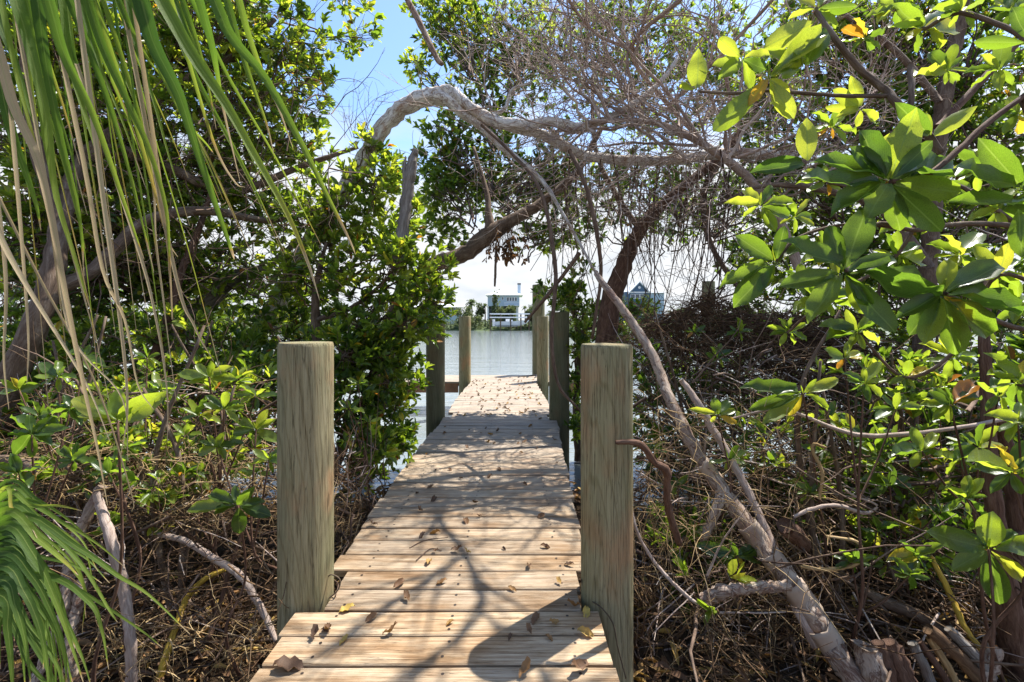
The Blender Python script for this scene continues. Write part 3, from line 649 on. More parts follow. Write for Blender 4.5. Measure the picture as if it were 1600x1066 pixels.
Boxes().box(hx(1016.2), hx(1042), D + 2, D + 9, hz(512), hz(457)).build('annex_wall', MAT['siding'], hb)
v, f = hip(hx(1015.5), hx(1044), D + 1.5, D + 9.5, hz(457), hz(450), 1.5); Boxes().poly(v, f).build('annex_roof', MAT['roofg'], hb)
# screened cage house
hc = empty('screened_house', (hx(702), D, hz(512)), 'small pale house with screened porch beside the big blue stilt house', 'house')
Boxes().box(hx(640), hx(719), D, D + 7, hz(512), hz(491)).build('wall', MAT['siding'], hc)
cg = Boxes()
for pxx in range(642, 720, 7): cg.box(hx(pxx), hx(pxx) + .15, D, D + .15, hz(490.9), hz(481))
cg.box(hx(642), hx(720), D, D + .15, hz(480.9), hz(480)); cg.build('porch_frame', MAT['trim'], hc)
Boxes().box(hx(642), hx(719), D + .3, D + 6, hz(490.9), hz(481)).build('porch_room', MAT['glass'], hc)
v, f = hip(hx(639), hx(722), D - .5, D + 7, hz(479.9), hz(474), 3); Boxes().poly(v, f).build('roof', MAT['roofw'], hc)

# boat on its lift
DB = 95.0
def bx(px): return (px - HX) * DB / F
def bz(py): return EYE - (py - HY) * DB / F
lift = empty('boat_lift', (bx(797), DB, WATER), 'white timber boat lift standing in the water below the blue stilt house', 'boat lift')
for yo in (0, 3.2):
    for z0 in (490.5, 496.0): Boxes().box(bx(765), bx(828), DB + yo, DB + yo + .15, bz(z0 + .8), bz(z0 - .8)).build('beam', MAT['trim'], lift)
    for kk, pxx in enumerate((766, 782, 798, 814, 827)):
        Boxes().box(bx(pxx) - .12, bx(pxx) + .12, DB + yo + .16, DB + yo + .4, WATER - .6, bz(489.5)).build('lift_post', MAT['joist'], lift)
Boxes().box(bx(765), bx(828), DB + 4, DB + 6.5, WATER + .55, WATER + .7).build('lift_deck', MAT['joist'], lift)
st = [(771, .05, 503.0, 509.5), (778, .9, 502.5, 511), (792, 1.0, 502.5, 511), (806, .95, 502, 510.5), (816, .65, 501, 508.5), (823, .3, 500, 505.5), (827.5, .04, 499, 500.5)]
V = []
for px_, hw, zt, zb in st:
    cy = DB + 1.6; V += [(bx(px_), cy - hw, bz(zt)), (bx(px_), cy - hw * .75, bz((zt + zb * 2) / 3)), (bx(px_), cy, bz(zb)), (bx(px_), cy + hw * .75, bz((zt + zb * 2) / 3)), (bx(px_), cy + hw, bz(zt)), (bx(px_), cy, bz(zt + .6))]
Fq = [(k * 6 + j, k * 6 + (j + 1) % 6, (k + 1) * 6 + (j + 1) % 6, (k + 1) * 6 + j) for k in range(len(st) - 1) for j in range(6)]
bt = empty('motor_boat', (bx(797), DB + 1.6, bz(511)), 'white motor boat with pale hull raised out of the water on the lift', 'boat')
mesh_np('hull', V, [np.array(Fq), np.array([tuple(range(5, -1, -1)), tuple(range(36, 42))])], MAT['hull'], bt, smooth=False)
Boxes().box(bx(790), bx(796), DB + 1.2, DB + 2.0, bz(502.6), bz(498.5)).build('console', MAT['trim'], bt)
Boxes().box(bx(798), bx(801), DB + 1.1, DB + 2.1, bz(502.4), bz(500)).build('seat', MAT['hull'], bt)
Boxes().box(bx(769), bx(773), DB + 1.4, DB + 1.8, bz(510), bz(499)).build('outboard_motor', MAT['trim'], bt)
Boxes().box(bx(790), bx(790.5), DB + 1.25, DB + 1.3, bz(498.5), bz(496.8)).build('windscreen', MAT['glass'], bt)

def far_tree(px, base_py, top_py, d, wpx, label, n=260, tlo=.1, thi=.6, cat='tree', name='shade_tree', group=None):
    b = P(px, base_py, d); tp = P(px, top_py, d); h = tp[2] - b[2]; rw = wpx / 2 * d / F
    rt = empty(name, b, label, cat, group); t = Tubes(); t.one([b, b + [0, 0, h * .35], b + [rw * .15, 0, h * .75]], [.2, .14, .06], 7)
    for _ in range(6):
        a_ = random.uniform(0, 6.28); e = b + np.array([math.cos(a_) * rw * .7, math.sin(a_) * rw * .7, h * random.uniform(.6, .9)]); t.one([b + [0, 0, h * .3], (b + [0, 0, h * .3] + e) / 2 + [0, 0, .2], e], [.1, .07, .03], 5)
    t.build('trunk', MAT['bark'], rt)
    lv = Leaves(); n = int(n * 1.7); sub = 11; sc = b + np.array([0, 0, h * .62]) + rng.normal(size=(sub, 3)) * np.array([rw * .45, rw * .45, h * .2])
    j = rng.integers(0, sub, n); pos = sc[j] + rng.normal(size=(n, 3)) * np.array([rw * .26, rw * .26, h * .1])
    lv.rosettes(pos, rng.normal(size=(n, 3)) + [0, 0, .6], .62, (5, 7), tlo, thi, wide=1.1)
    lv.finish(rt, 0, tiny=True, sname='crown').data.materials[0] = MAT['farleaf']
    return rt
def far_palm(px, base_py, top_py, d, rpx, label, n=16):
    b = P(px, base_py, d); tp = P(px, top_py, d) ; r = rpx * d / F
    rt = empty('palm_tree', b, label, 'palm tree', 'palm trees on the far shore'); c = tp - [0, 0, r * .6]
    t = Tubes(); t.one([b, (b + c) / 2 + [.1, 0, 0], c], [.18, .14, .12], 7); t.build('trunk', MAT['bark'], rt)
    for k in range(n):
        a_ = k * 2.399; el = 1.25 - 1.9 * (k / n); dr = np.array([math.cos(a_) * math.cos(el), math.sin(a_) * math.cos(el), math.sin(el)])
        pts = cr_curve([c, c + dr * r * .6 + [0, 0, .1 * r], c + dr * r * 1.05 - [0, 0, .28 * r]], 7); sdv = nrm(np.cross(dr, [0, 0, 1.0]))
        wd = np.array([.03, .22, .28, .26, .2, .12, .01])[:, None] * r; dd = np.array([0, 0, -.1]) * r
        V = np.concatenate([pts, pts + sdv * wd + dd, pts - sdv * wd + dd]); Fq = [(i_, i_ + 1, i_ + 8, i_ + 7) for i_ in range(6)] + [(i_ + 1, i_, i_ + 14, i_ + 15) for i_ in range(6)]
        mesh_np('frond', V, [np.array(Fq)], MAT['farleaf'], rt, {'tint': ('FLOAT', np.full(21, random.uniform(.1, .5)))})
far_palm(737, 513, 468, 102, 11, 'tall palm with dense round head beside the blue stilt house')
far_palm(757.5, 513, 474, 103, 7, 'small thin palm against the left wall of the blue stilt house', 10)
far_palm(820, 513, 478, 103, 6, 'short palm at the chimney end of the blue stilt house', 10)
far_tree(729, 513, 487, 99, 26, 'bushy yellow green tree below the tall round headed palm', 260, .3, .8)
far_tree(777, 512, 474, 104, 18, 'slim green tree standing before the wall of the blue stilt house', 200, .3, .7)
far_tree(799, 512, 478, 103, 16, 'low round tree in front of the dark space under the blue stilt house', 180, .3, .7)
far_tree(750, 513, 482, 104, 13, 'small tree between the round headed palm and the blue stilt house', 130)
far_tree(832, 513, 482, 100, 22, 'tree partly hidden behind the tall piling', 160)
for k_, (px_, tp_, w_, lb) in enumerate(((1012, 468, 24, 'dark tree in front of the annex of the slate blue house'), (965, 470, 30, 'round tree beside the slate blue gabled house'), (930, 478, 40, 'broad tree on the far bank behind the leaning trunk'), (880, 480, 40, 'broad tree on the far bank behind the mossy post'), (1065, 478, 40, 'tree on the far bank behind the hanging roots'))):
    far_tree(px_, 513, tp_, 101 + k_, w_, lb, 220)
for (px_, w_) in ((300, 60), (360, 50), (420, 60), (480, 50), (540, 60), (600, 60), (660, 46), (1130, 50), (1190, 60), (1260, 60), (1340, 60)):
    far_tree(px_, 513, random.uniform(474, 488), random.uniform(100, 112), w_, 'tree on the far bank glimpsed only through mangrove leaves', 160, group='trees on the far bank seen through leaves')
lv = Leaves(); n = 6500; xs_ = rng.uniform(-75, 75, n); ys_ = rng.uniform(97.0, 103.5, n); zs = WATER + .2 + rng.random(n) * (.9 + 1.1 * (.5 + .5 * np.sin(xs_ * .9) * np.cos(xs_ * .37 + 1)) + (ys_ - 97) * .12)
shr = bpy.data.objects.new('tmp', None); shr.location = (0, 99, 0)
lv.rosettes(np.column_stack([xs_, ys_, zs]), rng.normal(size=(n, 3)) + [0, -.3, .8], .42, (5, 7), .1, .75, wide=1.1)
fol = lv.finish(shr, 0, tiny=True, sname='shore_undergrowth'); fol.data.materials[0] = MAT['farleaf']; fol.parent = None; fol.location = (0, 99, 0)
tag(fol, 'dense low mangrove growth along the waterline of the far bank', None, None, 'stuff'); bpy.data.objects.remove(shr)

# ------------------------------------------------------------------ mangroves
def tree(name, loc, label, cat='mangrove tree', group=None):
    return empty(name, loc, label, cat, group), Leaves(), Tubes()
def limb(root, pix, mat, sides=12, K=None, rough=.05, name='branch', tint=.5):
    return hero_branch(name, pix, MAT[mat], root, sides, K, rough, tint=tint)[0]
def gp(px, d): x = (px - HX) / F * d; return (x, d, float(ground_z(np.array(x), np.array(d))))

# --- 1: big spreading mangrove behind the palm blades
r1, lv, tw = tree('mangrove_tree', gp(40, 3.6), 'big spreading mangrove behind the hanging palm blades, its dark trunk leaning over the bank')
limb(r1, [(-10, 730, 3.6, 43.2), (10, 620, 3.6, 37.4), (45, 530, 3.6, 34.6), (80, 440, 3.7, 28.8), (95, 350, 3.9, 25.9), (130, 250, 4.2, 20.2), (200, 190, 4.5, 15.8), (290, 125, 4.8, 12.2), (370, 85, 5.0, 8.6), (430, 30, 5.1, 5.8)], 'bark', name='trunk')
limb(r1, [(95, 350, 3.9, 21.0), (60, 240, 3.9, 17.5), (40, 120, 3.9, 14.0), (50, -20, 3.9, 10.5)], 'bark')
limb(r1, [(130, 250, 4.2, 20), (180, 235, 4.4, 18), (260, 260, 4.7, 16), (360, 300, 5.0, 13), (470, 260, 5.2, 9), (560, 230, 5.3, 5)], 'bark')
limb(r1, [(70, 460, 3.7, 26), (150, 420, 4.0, 20), (230, 345, 4.3, 16), (330, 330, 4.6, 14), (420, 345, 5, 9), (500, 330, 5.2, 5)], 'bark')
for a in ((60, 60, 4.6, 120, 100), (180, 90, 4.8, 120, 100), (300, 60, 5.0, 110, 90), (420, 50, 5.2, 100, 70), (530, 15, 5.4, 60, 34), (120, 230, 4.6, 130, 90), (260, 220, 5.0, 120, 90), (385, 175, 5.2, 105, 75), (455, 130, 5.4, 50, 60), (60, 350, 4.4, 110, 80), (200, 350, 4.8, 110, 80), (330, 380, 5.2, 100, 70), (455, 215, 5.3, 60, 40), (350, 270, 5.2, 90, 60)):
    n = int(a[3] * a[4] / 62)
    blob(lv, tw, *a[:3], a[3], a[4], .75, n, anchor=(a[0] * .8 + 20, a[1] + a[4] * .5, a[2] - .1), L=.11, tlo=.25, thi=.84, odd=.035)  # raised tint range puts sunlit yellow-green into the leaf colour
blob(lv, tw, 90, 460, 4.6, 110, 70, .6, 70, anchor=(70, 460, 3.9), L=.11, tlo=.02, thi=.55)
blob(lv, tw, 220, 480, 5.4, 110, 70, .6, 110, anchor=(150, 430, 4.6), L=.11, tlo=.15, thi=.75)
blob(lv, tw, 330, 440, 5.3, 90, 60, .5, 110, anchor=(200, 420, 4.8), L=.11, tlo=.25, thi=.84)
pts = walk(np.array([P(rng.uniform(0, 520), rng.uniform(120, 460), rng.uniform(4.0, 5.6)) for _ in range(420)]), rng.normal(size=(420, 3)) + [.4, 0, .1], rng.uniform(.3, 1.2, 420), 7, .3, -.02)
tw.batch(pts, taper(420, 7, rng.uniform(.003, .008, 420), .0015), 4)
s_, d_, _ = offshoots(pts, 900); p2 = walk(s_, d_, rng.uniform(.1, .35, 900), 4, .3); tw.batch(p2, taper(900, 4, .0025, .001), 3, cap=False)
tw.build('twigs', MAT['twigdark'], r1, kind='stuff'); lv.finish(r1)

# --- 2: low mangrove beside the boardwalk, half hiding the middle post
r2, lv, tw = tree('mangrove_bush', gp(520, 4.8), 'dense leafy mangrove leaning over the boardwalk and half hiding the shaded post')
limb(r2, [(520, 760, 4.8, 22), (500, 600, 4.8, 18), (493, 480, 4.7, 13), (497, 430, 4.7, 8), (510, 380, 4.6, 5)], 'bark', name='stem')
limb(r2, [(520, 740, 4.8, 20), (560, 640, 5.0, 16), (620, 560, 5.2, 12), (660, 490, 5.3, 8), (690, 430, 5.4, 5)], 'bark', name='stem')
limb(r2, [(495, 500, 4.7, 9), (550, 480, 4.8, 7), (600, 440, 4.8, 5), (650, 380, 4.8, 3)], 'bark')
for a in ((560, 260, 5.0, 60, 50), (520, 330, 4.9, 90, 60), (600, 330, 5.0, 50, 70), (560, 400, 4.7, 100, 50), (640, 420, 4.6, 62, 45), (600, 480, 4.6, 100, 55), (664, 485, 4.8, 44, 50), (545, 540, 4.5, 80, 60), (610, 580, 4.8, 50, 70), (635, 600, 5.2, 30, 46), (600, 650, 4.7, 50, 60), (560, 610, 4.4, 60, 60), (600, 715, 4.3, 40, 30), (440, 500, 5.2, 80, 60), (470, 430, 5.0, 70, 50), (440, 330, 5.4, 70, 50)):
    n = int(a[3] * a[4] / 62)
    blob(lv, tw, *a[:3], a[3], a[4], .45, n, anchor=(a[0] * .6 + 210, a[1] + a[4] * .7, a[2] + .1), L=.1, tlo=.3 if a[1] < 450 else .12, thi=.84 if a[1] < 450 else .68)  # higher clumps get brighter tints, sunlight put into the leaf colour
tw.build('twigs', MAT['twigdark'], r2, kind='stuff'); lv.finish(r2)

# --- 3: pale arching mangrove across the path
r3, lv, tw = tree('mangrove_tree', gp(380, 6.2), 'pale barked mangrove whose smooth limb arches high over the boardwalk')
limb(r3, [(330, 760, 6.20, 31.0), (360, 600, 6.00, 29.5), (430, 480, 5.70, 28.2), (500, 350, 5.50, 26.7), (560, 265, 5.30, 26.0), (600, 198, 5.20, 23.3), (640, 163, 5.10, 25.4), (690, 150, 5.00, 24.7), (718, 172, 5.00, 18.3), (750, 196, 5.00, 14.0), (785, 230, 4.90, 11.2), (843, 278, 4.8, 7.2), (880, 335, 4.7, 5.0), (930, 425, 4.6, 3.6)], 'whitebark', sides=20, K=90, rough=.09, name='trunk')
limb(r3, [(672, 150, 5.0, 17.0), (700, 142, 4.98, 17.8), (735, 168, 4.95, 17.8), (775, 190, 4.95, 18.7), (820, 196, 4.95, 16.1), (860, 190, 4.95, 13.6), (905, 199, 5.0, 14.4), (950, 186, 5.0, 11.0), (990, 162, 5.0, 9.3), (1030, 130, 5.1, 7.6), (1060, 90, 5.2, 5.1)], 'whitebark', sides=16, K=70, rough=.1)
limb(r3, [(765, 186, 4.95, 16.2), (800, 200, 5.0, 14.4), (850, 212, 5.1, 15.3), (900, 238, 5.2, 16.2), (930, 246, 5.3, 15.3), (1000, 252, 5.4, 15.3), (1060, 250, 5.4, 14.4), (1130, 240, 5.4, 16.2), (1190, 242, 5.3, 17.1), (1245, 244, 5.2, 16.2)], 'whitebark', sides=14, K=60, rough=.05)
limb(r3, [(770, 180, 4.95, 6), (790, 168, 4.9, 6), (800, 140, 4.9, 4), (830, 130, 4.9, 3)], 'whitebark', sides=8)
tw.build('twigs', MAT['twigdark'], r3) if tw.V else None
lv_, tw_ = Leaves(), Tubes()
for a in ((700, 60, 6.4, 70, 55), (770, 50, 6.6, 90, 60), (650, 90, 6.6, 22, 26), (720, 130, 6.6, 70, 40)):
    blob(lv_, tw_, a[0], a[1], a[2] * 1.15, a[3], a[4], .6, int(a[3] * a[4] / 42), anchor=(a[0] + 40, a[1] + 60, a[2]), L=.115, tlo=.15, thi=.8)
tw_.build('twigs', MAT['twigdark'], r3, kind='stuff'); lv_.finish(r3, tiny='mid')

# --- 4: mangrove with the dark limb above the water view
r4, lv, tw = tree('mangrove_tree', gp(600, 6.6), 'mangrove with a dark forked limb rising just above the view of the stilt house')
limb(r4, [(560, 740, 6.6, 34), (590, 600, 6.4, 32), (625, 480, 6.1, 30), (665, 425, 5.9, 26), (690, 410, 5.8, 24), (730, 395, 5.8, 25), (762, 368, 5.8, 27), (800, 345, 5.8, 20), (845, 318, 5.9, 15), (900, 270, 6.0, 11), (940, 200, 6.1, 8)], 'bark', sides=14, K=60, name='trunk')
limb(r4, [(768, 365, 5.8, 22), (764, 340, 5.8, 13), (760, 300, 5.9, 8), (740, 230, 6.0, 5)], 'bark', sides=10)
for a in ((690, 230, 6.3, 62, 50), (760, 270, 6.4, 75, 55), (700, 320, 6.2, 60, 50), (800, 300, 6.3, 80, 45), (690, 370, 6.0, 32, 22), (660, 290, 6.4, 38, 50), (850, 260, 6.4, 60, 60), (880, 340, 6.2, 60, 45), (840, 380, 6.1, 40, 20), (815, 110, 6.8, 70, 60), (760, 200, 6.6, 60, 40)):
    blob(lv, tw, a[0], a[1], a[2] * 1.18, a[3], a[4], .6, int(a[3] * a[4] / 38), anchor=(a[0] * .5 + 390, a[1] + 35, a[2]), L=.12, tlo=.08, thi=.7)
tw.build('twigs', MAT['twigdark'], r4, kind='stuff'); lv.finish(r4, tiny='mid')
# withered leaf bunches under its limb
dl, tw = Leaves(), Tubes()
for a in ((800, 375, 5.7, 26, 12), (775, 390, 5.7, 18, 10), (790, 400, 5.7, 20, 9)):
    c = P(*a[:3]); n = 26; pos = c + rng.normal(size=(n, 3)) * np.array([a[3], 20, a[4]]) * a[2] / F * .6
    dl.rosettes(pos, np.tile([0, 0, -1.0], (n, 1)) + rng.normal(size=(n, 3)) * .4, .07, (3, 5), .995, 1.0, odd=1.0, wide=.6)
    t = np.linspace(0, 1, 4)[None, :, None]; A = P(a[0], 350, 5.8) + rng.normal(size=(n, 3)) * .08; tw.batch(A[:, None] * (1 - t) + pos[:, None] * t, .002, 3, cap=False)
for q_ in range(len(dl.t)): dl.t[q_] = np.full(len(dl.t[q_]), 1.0)
ob = dl.finish(r4, 0, sname='withered_leaves'); tw.build('dead_twigs', MAT['twigdark'], r4, kind='stuff')

# --- broken snag
snag, _ = hero_branch('broken_snag', [(618, 420, 4.4, 21), (626, 385, 4.4, 20), (632, 340, 4.4, 17), (637, 300, 4.4, 18), (641, 268, 4.4, 19), (645, 250, 4.4, 13), (650, 233, 4.4, 9)], MAT['snag'], None, 12, 40, .1, origin=P(618, 420, 4.4))
tag(snag, 'broken grey dead trunk standing up out of the leaves against the sky', 'dead trunk')
spl, _ = hero_branch('splinter', [(634, 290, 4.38, 9), (632, 262, 4.38, 8), (634, 244, 4.38, 2)], MAT['snag'], None, 6, 10, .1); spl.parent = snag; spl.data.transform(Matrix.Translation(-Vector(snag.location)))

# --- 5: mangrove on the other side with the leaning dark trunk
r5, lv, tw = tree('mangrove_tree', gp(938, 6.4), 'mangrove with a dark reddish trunk leaning behind the near post, above the brown root mound')
limb(r5, [(928, 700, 6.2, 36), (935, 620, 6.1, 34), (946, 530, 6.0, 33), (956, 470, 6.0, 31), (972, 420, 6.0, 27), (992, 372, 6.0, 22), (1020, 335, 6.0, 18), (1070, 290, 6.0, 16), (1140, 230, 6.1, 12), (1200, 130, 6.2, 9), (1230, 20, 6.3, 6)], 'redbark', sides=14, K=60, name='trunk')
limb(r5, [(1000, 360, 6.0, 9), (960, 300, 6.1, 9), (930, 230, 6.2, 7), (925, 120, 6.3, 5)], 'bark', sides=8)
limb(r5, [(1140, 230, 6.1, 12), (1100, 300, 6.0, 10), (1110, 380, 6.0, 8), (1160, 460, 6, 6)], 'bark', sides=8)
for a in ((900, 60, 7.0, 90, 70), (1000, 50, 7.2, 100, 70), (1090, 70, 7.2, 90, 80), (960, 150, 7.0, 80, 60), (1050, 170, 7.0, 80, 60), (1150, 150, 7.0, 80, 80), (930, 300, 6.6, 60, 50), (1000, 290, 6.7, 70, 50), (1090, 300, 6.6, 80, 55), (1170, 330, 6.4, 60, 80), (1180, 420, 6.2, 50, 55), (960, 350, 6.4, 60, 30), (1060, 345, 6.6, 60, 30)):
    blob(lv, tw, a[0], a[1], a[2] * 1.15, a[3], a[4], .7, int(a[3] * a[4] / 58), anchor=(a[0] * .6 + 410, a[1] + 40, a[2] - .2), L=.12, tlo=.06, thi=.7)
tw.build('twigs', MAT['twigdark'], r5, kind='stuff'); lv.finish(r5, tiny='mid')

# --- 6: shrub between the far posts and the near right post
r6, lv, tw = tree('mangrove_shrub', gp(900, 7.0), 'leafy shrub growing between the mossy post and the leaning dark trunk')
limb(r6, [(905, 720, 6.9, 16), (900, 620, 6.9, 12), (905, 540, 6.9, 9), (890, 460, 6.9, 5)], 'bark', sides=8, name='stem')
for a in ((870, 465, 6.6, 34, 22), (905, 480, 6.8, 34, 32), (915, 540, 6.6, 26, 40), (905, 600, 6.5, 24, 40), (900, 660, 6.5, 20, 34), (850, 455, 6.8, 16, 14), (960, 490, 6.9, 30, 26), (1005, 490, 6.9, 30, 18), (985, 520, 7.2, 40, 30), (905, 430, 6.5, 22, 20)):
    blob(lv, tw, *a[:3], a[3], a[4], .3, int(a[3] * a[4] / 26), anchor=(902, a[1] + 30, 6.9), L=.09, tlo=.05, thi=.7)
tw.build('twigs', MAT['twigdark'], r6, kind='stuff'); lv.finish(r6, 200, tiny='mid')

# --- 7: trees filling the right of the picture
r7, lv, tw = tree('mangrove_tree', gp(1490, 4.2), 'tall reddish mangrove trunk behind the large bright leaves')
limb(r7, [(1425, 700, 4.8, 24.5), (1440, 540, 4.8, 23.8), (1452, 400, 4.8, 23.0), (1462, 260, 4.8, 21.6), (1476, 150, 4.8, 20.2), (1496, 50, 4.8, 18.7), (1512, -40, 4.8, 17.3)], 'bark', sides=16, K=60, name='trunk')
limb(r7, [(1465, 200, 4.2, 12.0), (1540, 120, 4.3, 10.5), (1600, 60, 4.4, 9.0), (1680, 10, 4.5, 6.8)], 'redbark', sides=9)
limb(r7, [(1452, 420, 4.2, 18), (1380, 330, 4.4, 14), (1300, 300, 4.6, 11), (1200, 290, 4.8, 8), (1120, 320, 5, 5)], 'bark', sides=9)
limb(r7, [(1468, 160, 4.2, 10.5), (1400, 80, 4.4, 9.0), (1330, 30, 4.6, 6.8), (1260, -20, 4.8, 4.5)], 'bark', sides=9)
for a in ((1260, 60, 6.2, 90, 70), (1350, 50, 6.0, 90, 80), (1440, 60, 5.8, 90, 80), (1540, 70, 5.6, 90, 90), (1230, 170, 6.2, 80, 70), (1330, 180, 6.0, 90, 80), (1430, 180, 6.0, 90, 80), (1550, 200, 5.6, 90, 80), (1250, 300, 6.0, 90, 70), (1360, 320, 5.8, 90, 80), (1480, 320, 5.8, 90, 80), (1570, 330, 5.6, 80, 90), (1220, 420, 6.0, 60, 60), (1320, 440, 5.8, 90, 70), (1430, 450, 5.8, 90, 80), (1540, 460, 5.6, 90, 80)):
    blob(lv, tw, *a[:3], a[3], a[4], .65, int(a[3] * a[4] / 58), anchor=(a[0] * .7 + 440, a[1] + 50, a[2] - .4), L=.115, tlo=.08, thi=.72)
tw.build('twigs', MAT['twigdark'], r7, kind='stuff'); lv.finish(r7, tiny='mid')

# --- 8: second trunk low on the right
r8, lv, tw = tree('mangrove_tree', gp(1580, 2.5), 'brown forked mangrove trunk rooted beside the cut stumps')
limb(r8, [(1600, 1090, 2.5, 48.0), (1580, 980, 2.5, 36.8), (1562, 860, 2.5, 27.2), (1548, 740, 2.5, 20.8), (1543, 620, 2.5, 16.8), (1538, 520, 2.5, 13.6), (1545, 430, 2.6, 9.6)], 'redbark', sides=14, K=50, name='trunk')
limb(r8, [(1600, 1010, 2.55, 34), (1595, 880, 2.6, 28), (1585, 780, 2.6, 24), (1572, 700, 2.6, 20), (1555, 640, 2.55, 14)], 'redbark', sides=12, K=40)
limb(r8, [(1565, 860, 2.5, 22), (1600, 830, 2.6, 18), (1650, 780, 2.8, 15)], 'redbark', sides=10)
for a in ((1500, 570, 3.1, 60, 45), (1580, 590, 2.9, 40, 50)):
    blob(lv, tw, *a[:3], a[3], a[4], .35, 16, anchor=(1545, a[1] + 60, 2.6), L=.11, tlo=.1, thi=.75)
tw.build('twigs', MAT['twigdark'], r8, kind='stuff'); lv.finish(r8)

# --- 9: deep thicket of shrubs on both banks (behind the tangles)
def thicket(px, d, label, blobs, tlo=.0, thi=.5, L=.1, k=70, stems=5, ni=300, grp=None):
    rt, lv, tw = tree('mangrove_shrub', gp(px, d), label, 'shrub', grp)
    b = np.array(rt.location)
    for _ in range(stems):
        e = P(px + rng.uniform(-90, 90), rng.uniform(480, 640), d + rng.uniform(-.3, .3)); m = (b + e) / 2 + rng.normal(size=3) * .15
        t = Tubes(); t.one([b - [0, 0, .1], m, e], [.022, .016, .008], 7); t.build('stem', MAT['bark'], rt)
    for a in blobs:
        blob(lv, tw, *a[:3], a[3], a[4], .45, max(6, int(a[3] * a[4] / k)), anchor=(a[0] * .7 + px * .3, a[1] + a[4], a[2]), L=L, tlo=tlo, thi=thi)
    tw.build('twigs', MAT['twigdark'], rt, kind='stuff'); lv.finish(rt, ni, tiny='mid' if d > 4.5 else False)
thicket(1180, 6.6, 'shrub behind the brown mound of roots, water glinting through it', [(1060, 600, 7.0, 50, 50), (1100, 680, 6.6, 60, 50), (1180, 620, 6.8, 60, 60), (1040, 540, 7.2, 50, 30), (1180, 520, 6.6, 70, 40), (1010, 650, 6.6, 30, 60), (1250, 560, 6.2, 60, 50), (1030, 740, 6, 50, 40)])
thicket(1340, 5.4, 'dark shrub in the middle of the right bank below the large leaves', [(1290, 640, 5.6, 80, 60), (1380, 620, 5.6, 90, 60), (1300, 540, 6.0, 90, 50), (1420, 540, 5.8, 90, 50), (1340, 710, 5.0, 90, 50), (1230, 700, 5.4, 70, 50), (1210, 760, 5.0, 60, 40)])
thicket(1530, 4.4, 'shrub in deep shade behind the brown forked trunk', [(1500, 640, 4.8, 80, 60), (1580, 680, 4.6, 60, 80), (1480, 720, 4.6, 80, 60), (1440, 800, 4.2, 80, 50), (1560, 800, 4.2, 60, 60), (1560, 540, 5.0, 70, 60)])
thicket(250, 4.9, 'low shrub under the big spreading mangrove, behind the pale seedlings', [(60, 580, 4.8, 90, 60), (180, 570, 5.0, 90, 60), (300, 560, 5.2, 80, 50), (390, 560, 5.2, 60, 50), (250, 640, 4.6, 100, 50), (120, 660, 4.4, 100, 50), (390, 640, 4.6, 60, 60)], thi=.6)
thicket(60, 6.6, 'tall leafy thicket closing off the water at the far left', [(20, 440, 7.2, 90, 80), (110, 470, 7.4, 80, 70), (190, 520, 7.6, 80, 50), (40, 540, 6.8, 90, 60), (280, 470, 8.0, 70, 50), (300, 540, 7.2, 70, 40)], thi=.6, k=52)
thicket(420, 7.2, 'leafy thicket standing in the water behind the near left post', [(380, 500, 8.2, 60, 50), (450, 540, 8.0, 60, 50), (430, 460, 8.4, 60, 40), (560, 560, 7.6, 60, 50), (500, 600, 7.2, 60, 40)], thi=.7, k=48)
thicket(500, 4.0, 'low shrub at the foot of the near left post', [(545, 640, 4.4, 40, 60), (590, 700, 4.0, 34, 34), (575, 745, 3.9, 30, 22), (540, 560, 4.5, 40, 50)], thi=.7, stems=3)

thicket(1080, 4.2, 'dark leafy shrub low behind the peeling dead trunk', [(1060, 700, 4.3, 70, 60), (1020, 620, 4.6, 40, 70), (1120, 640, 4.6, 70, 50), (1180, 800, 3.7, 80, 50), (1060, 830, 3.5, 60, 60), (1100, 900, 3.2, 60, 30)], tlo=.0, thi=.55, k=120)
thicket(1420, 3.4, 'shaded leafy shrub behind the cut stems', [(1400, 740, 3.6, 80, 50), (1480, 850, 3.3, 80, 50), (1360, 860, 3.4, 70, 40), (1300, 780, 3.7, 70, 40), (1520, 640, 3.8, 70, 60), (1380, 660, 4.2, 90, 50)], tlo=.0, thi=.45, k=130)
thicket(300, 4.0, 'sunlit shrub of small leaves in the middle of the left bank', [(200, 540, 4.2, 70, 40), (300, 600, 3.9, 70, 40), (400, 600, 4.0, 40, 60), (240, 640, 3.6, 60, 30), (380, 700, 3.4, 50, 30), (330, 520, 4.6, 80, 40)], tlo=.25, thi=.8, k=105)
thicket(280, 2.8, 'low green shoots coming up through the straw behind the palmetto', [(200, 720, 3.0, 70, 40), (330, 720, 3.0, 60, 40), (380, 620, 3.3, 50, 50), (240, 800, 2.7, 60, 30), (150, 640, 3.2, 60, 40)], tlo=.25, thi=.84, L=.09, k=210, stems=3, ni=200)
thicket(1300, 2.9, 'low green shoots growing between the peeling trunk and the forked brown trunk', [(1330, 700, 3.0, 70, 40), (1430, 760, 2.9, 60, 40), (1220, 700, 3.2, 60, 40), (1460, 880, 2.7, 60, 40), (1080, 880, 2.7, 50, 30), (1380, 600, 3.2, 80, 40), (1500, 690, 2.9, 60, 60)], tlo=.2, thi=.84, L=.1, k=210, stems=4, ni=200)
thicket(130, 3.4, 'dark low shrub behind the palmetto and the orange leaf', [(60, 640, 3.6, 80, 50), (160, 600, 3.8, 80, 50), (60, 730, 3.2, 70, 30), (250, 700, 3.4, 70, 30), (340, 660, 3.6, 70, 50), (400, 560, 4.2, 50, 60)], tlo=.02, thi=.6, k=120)
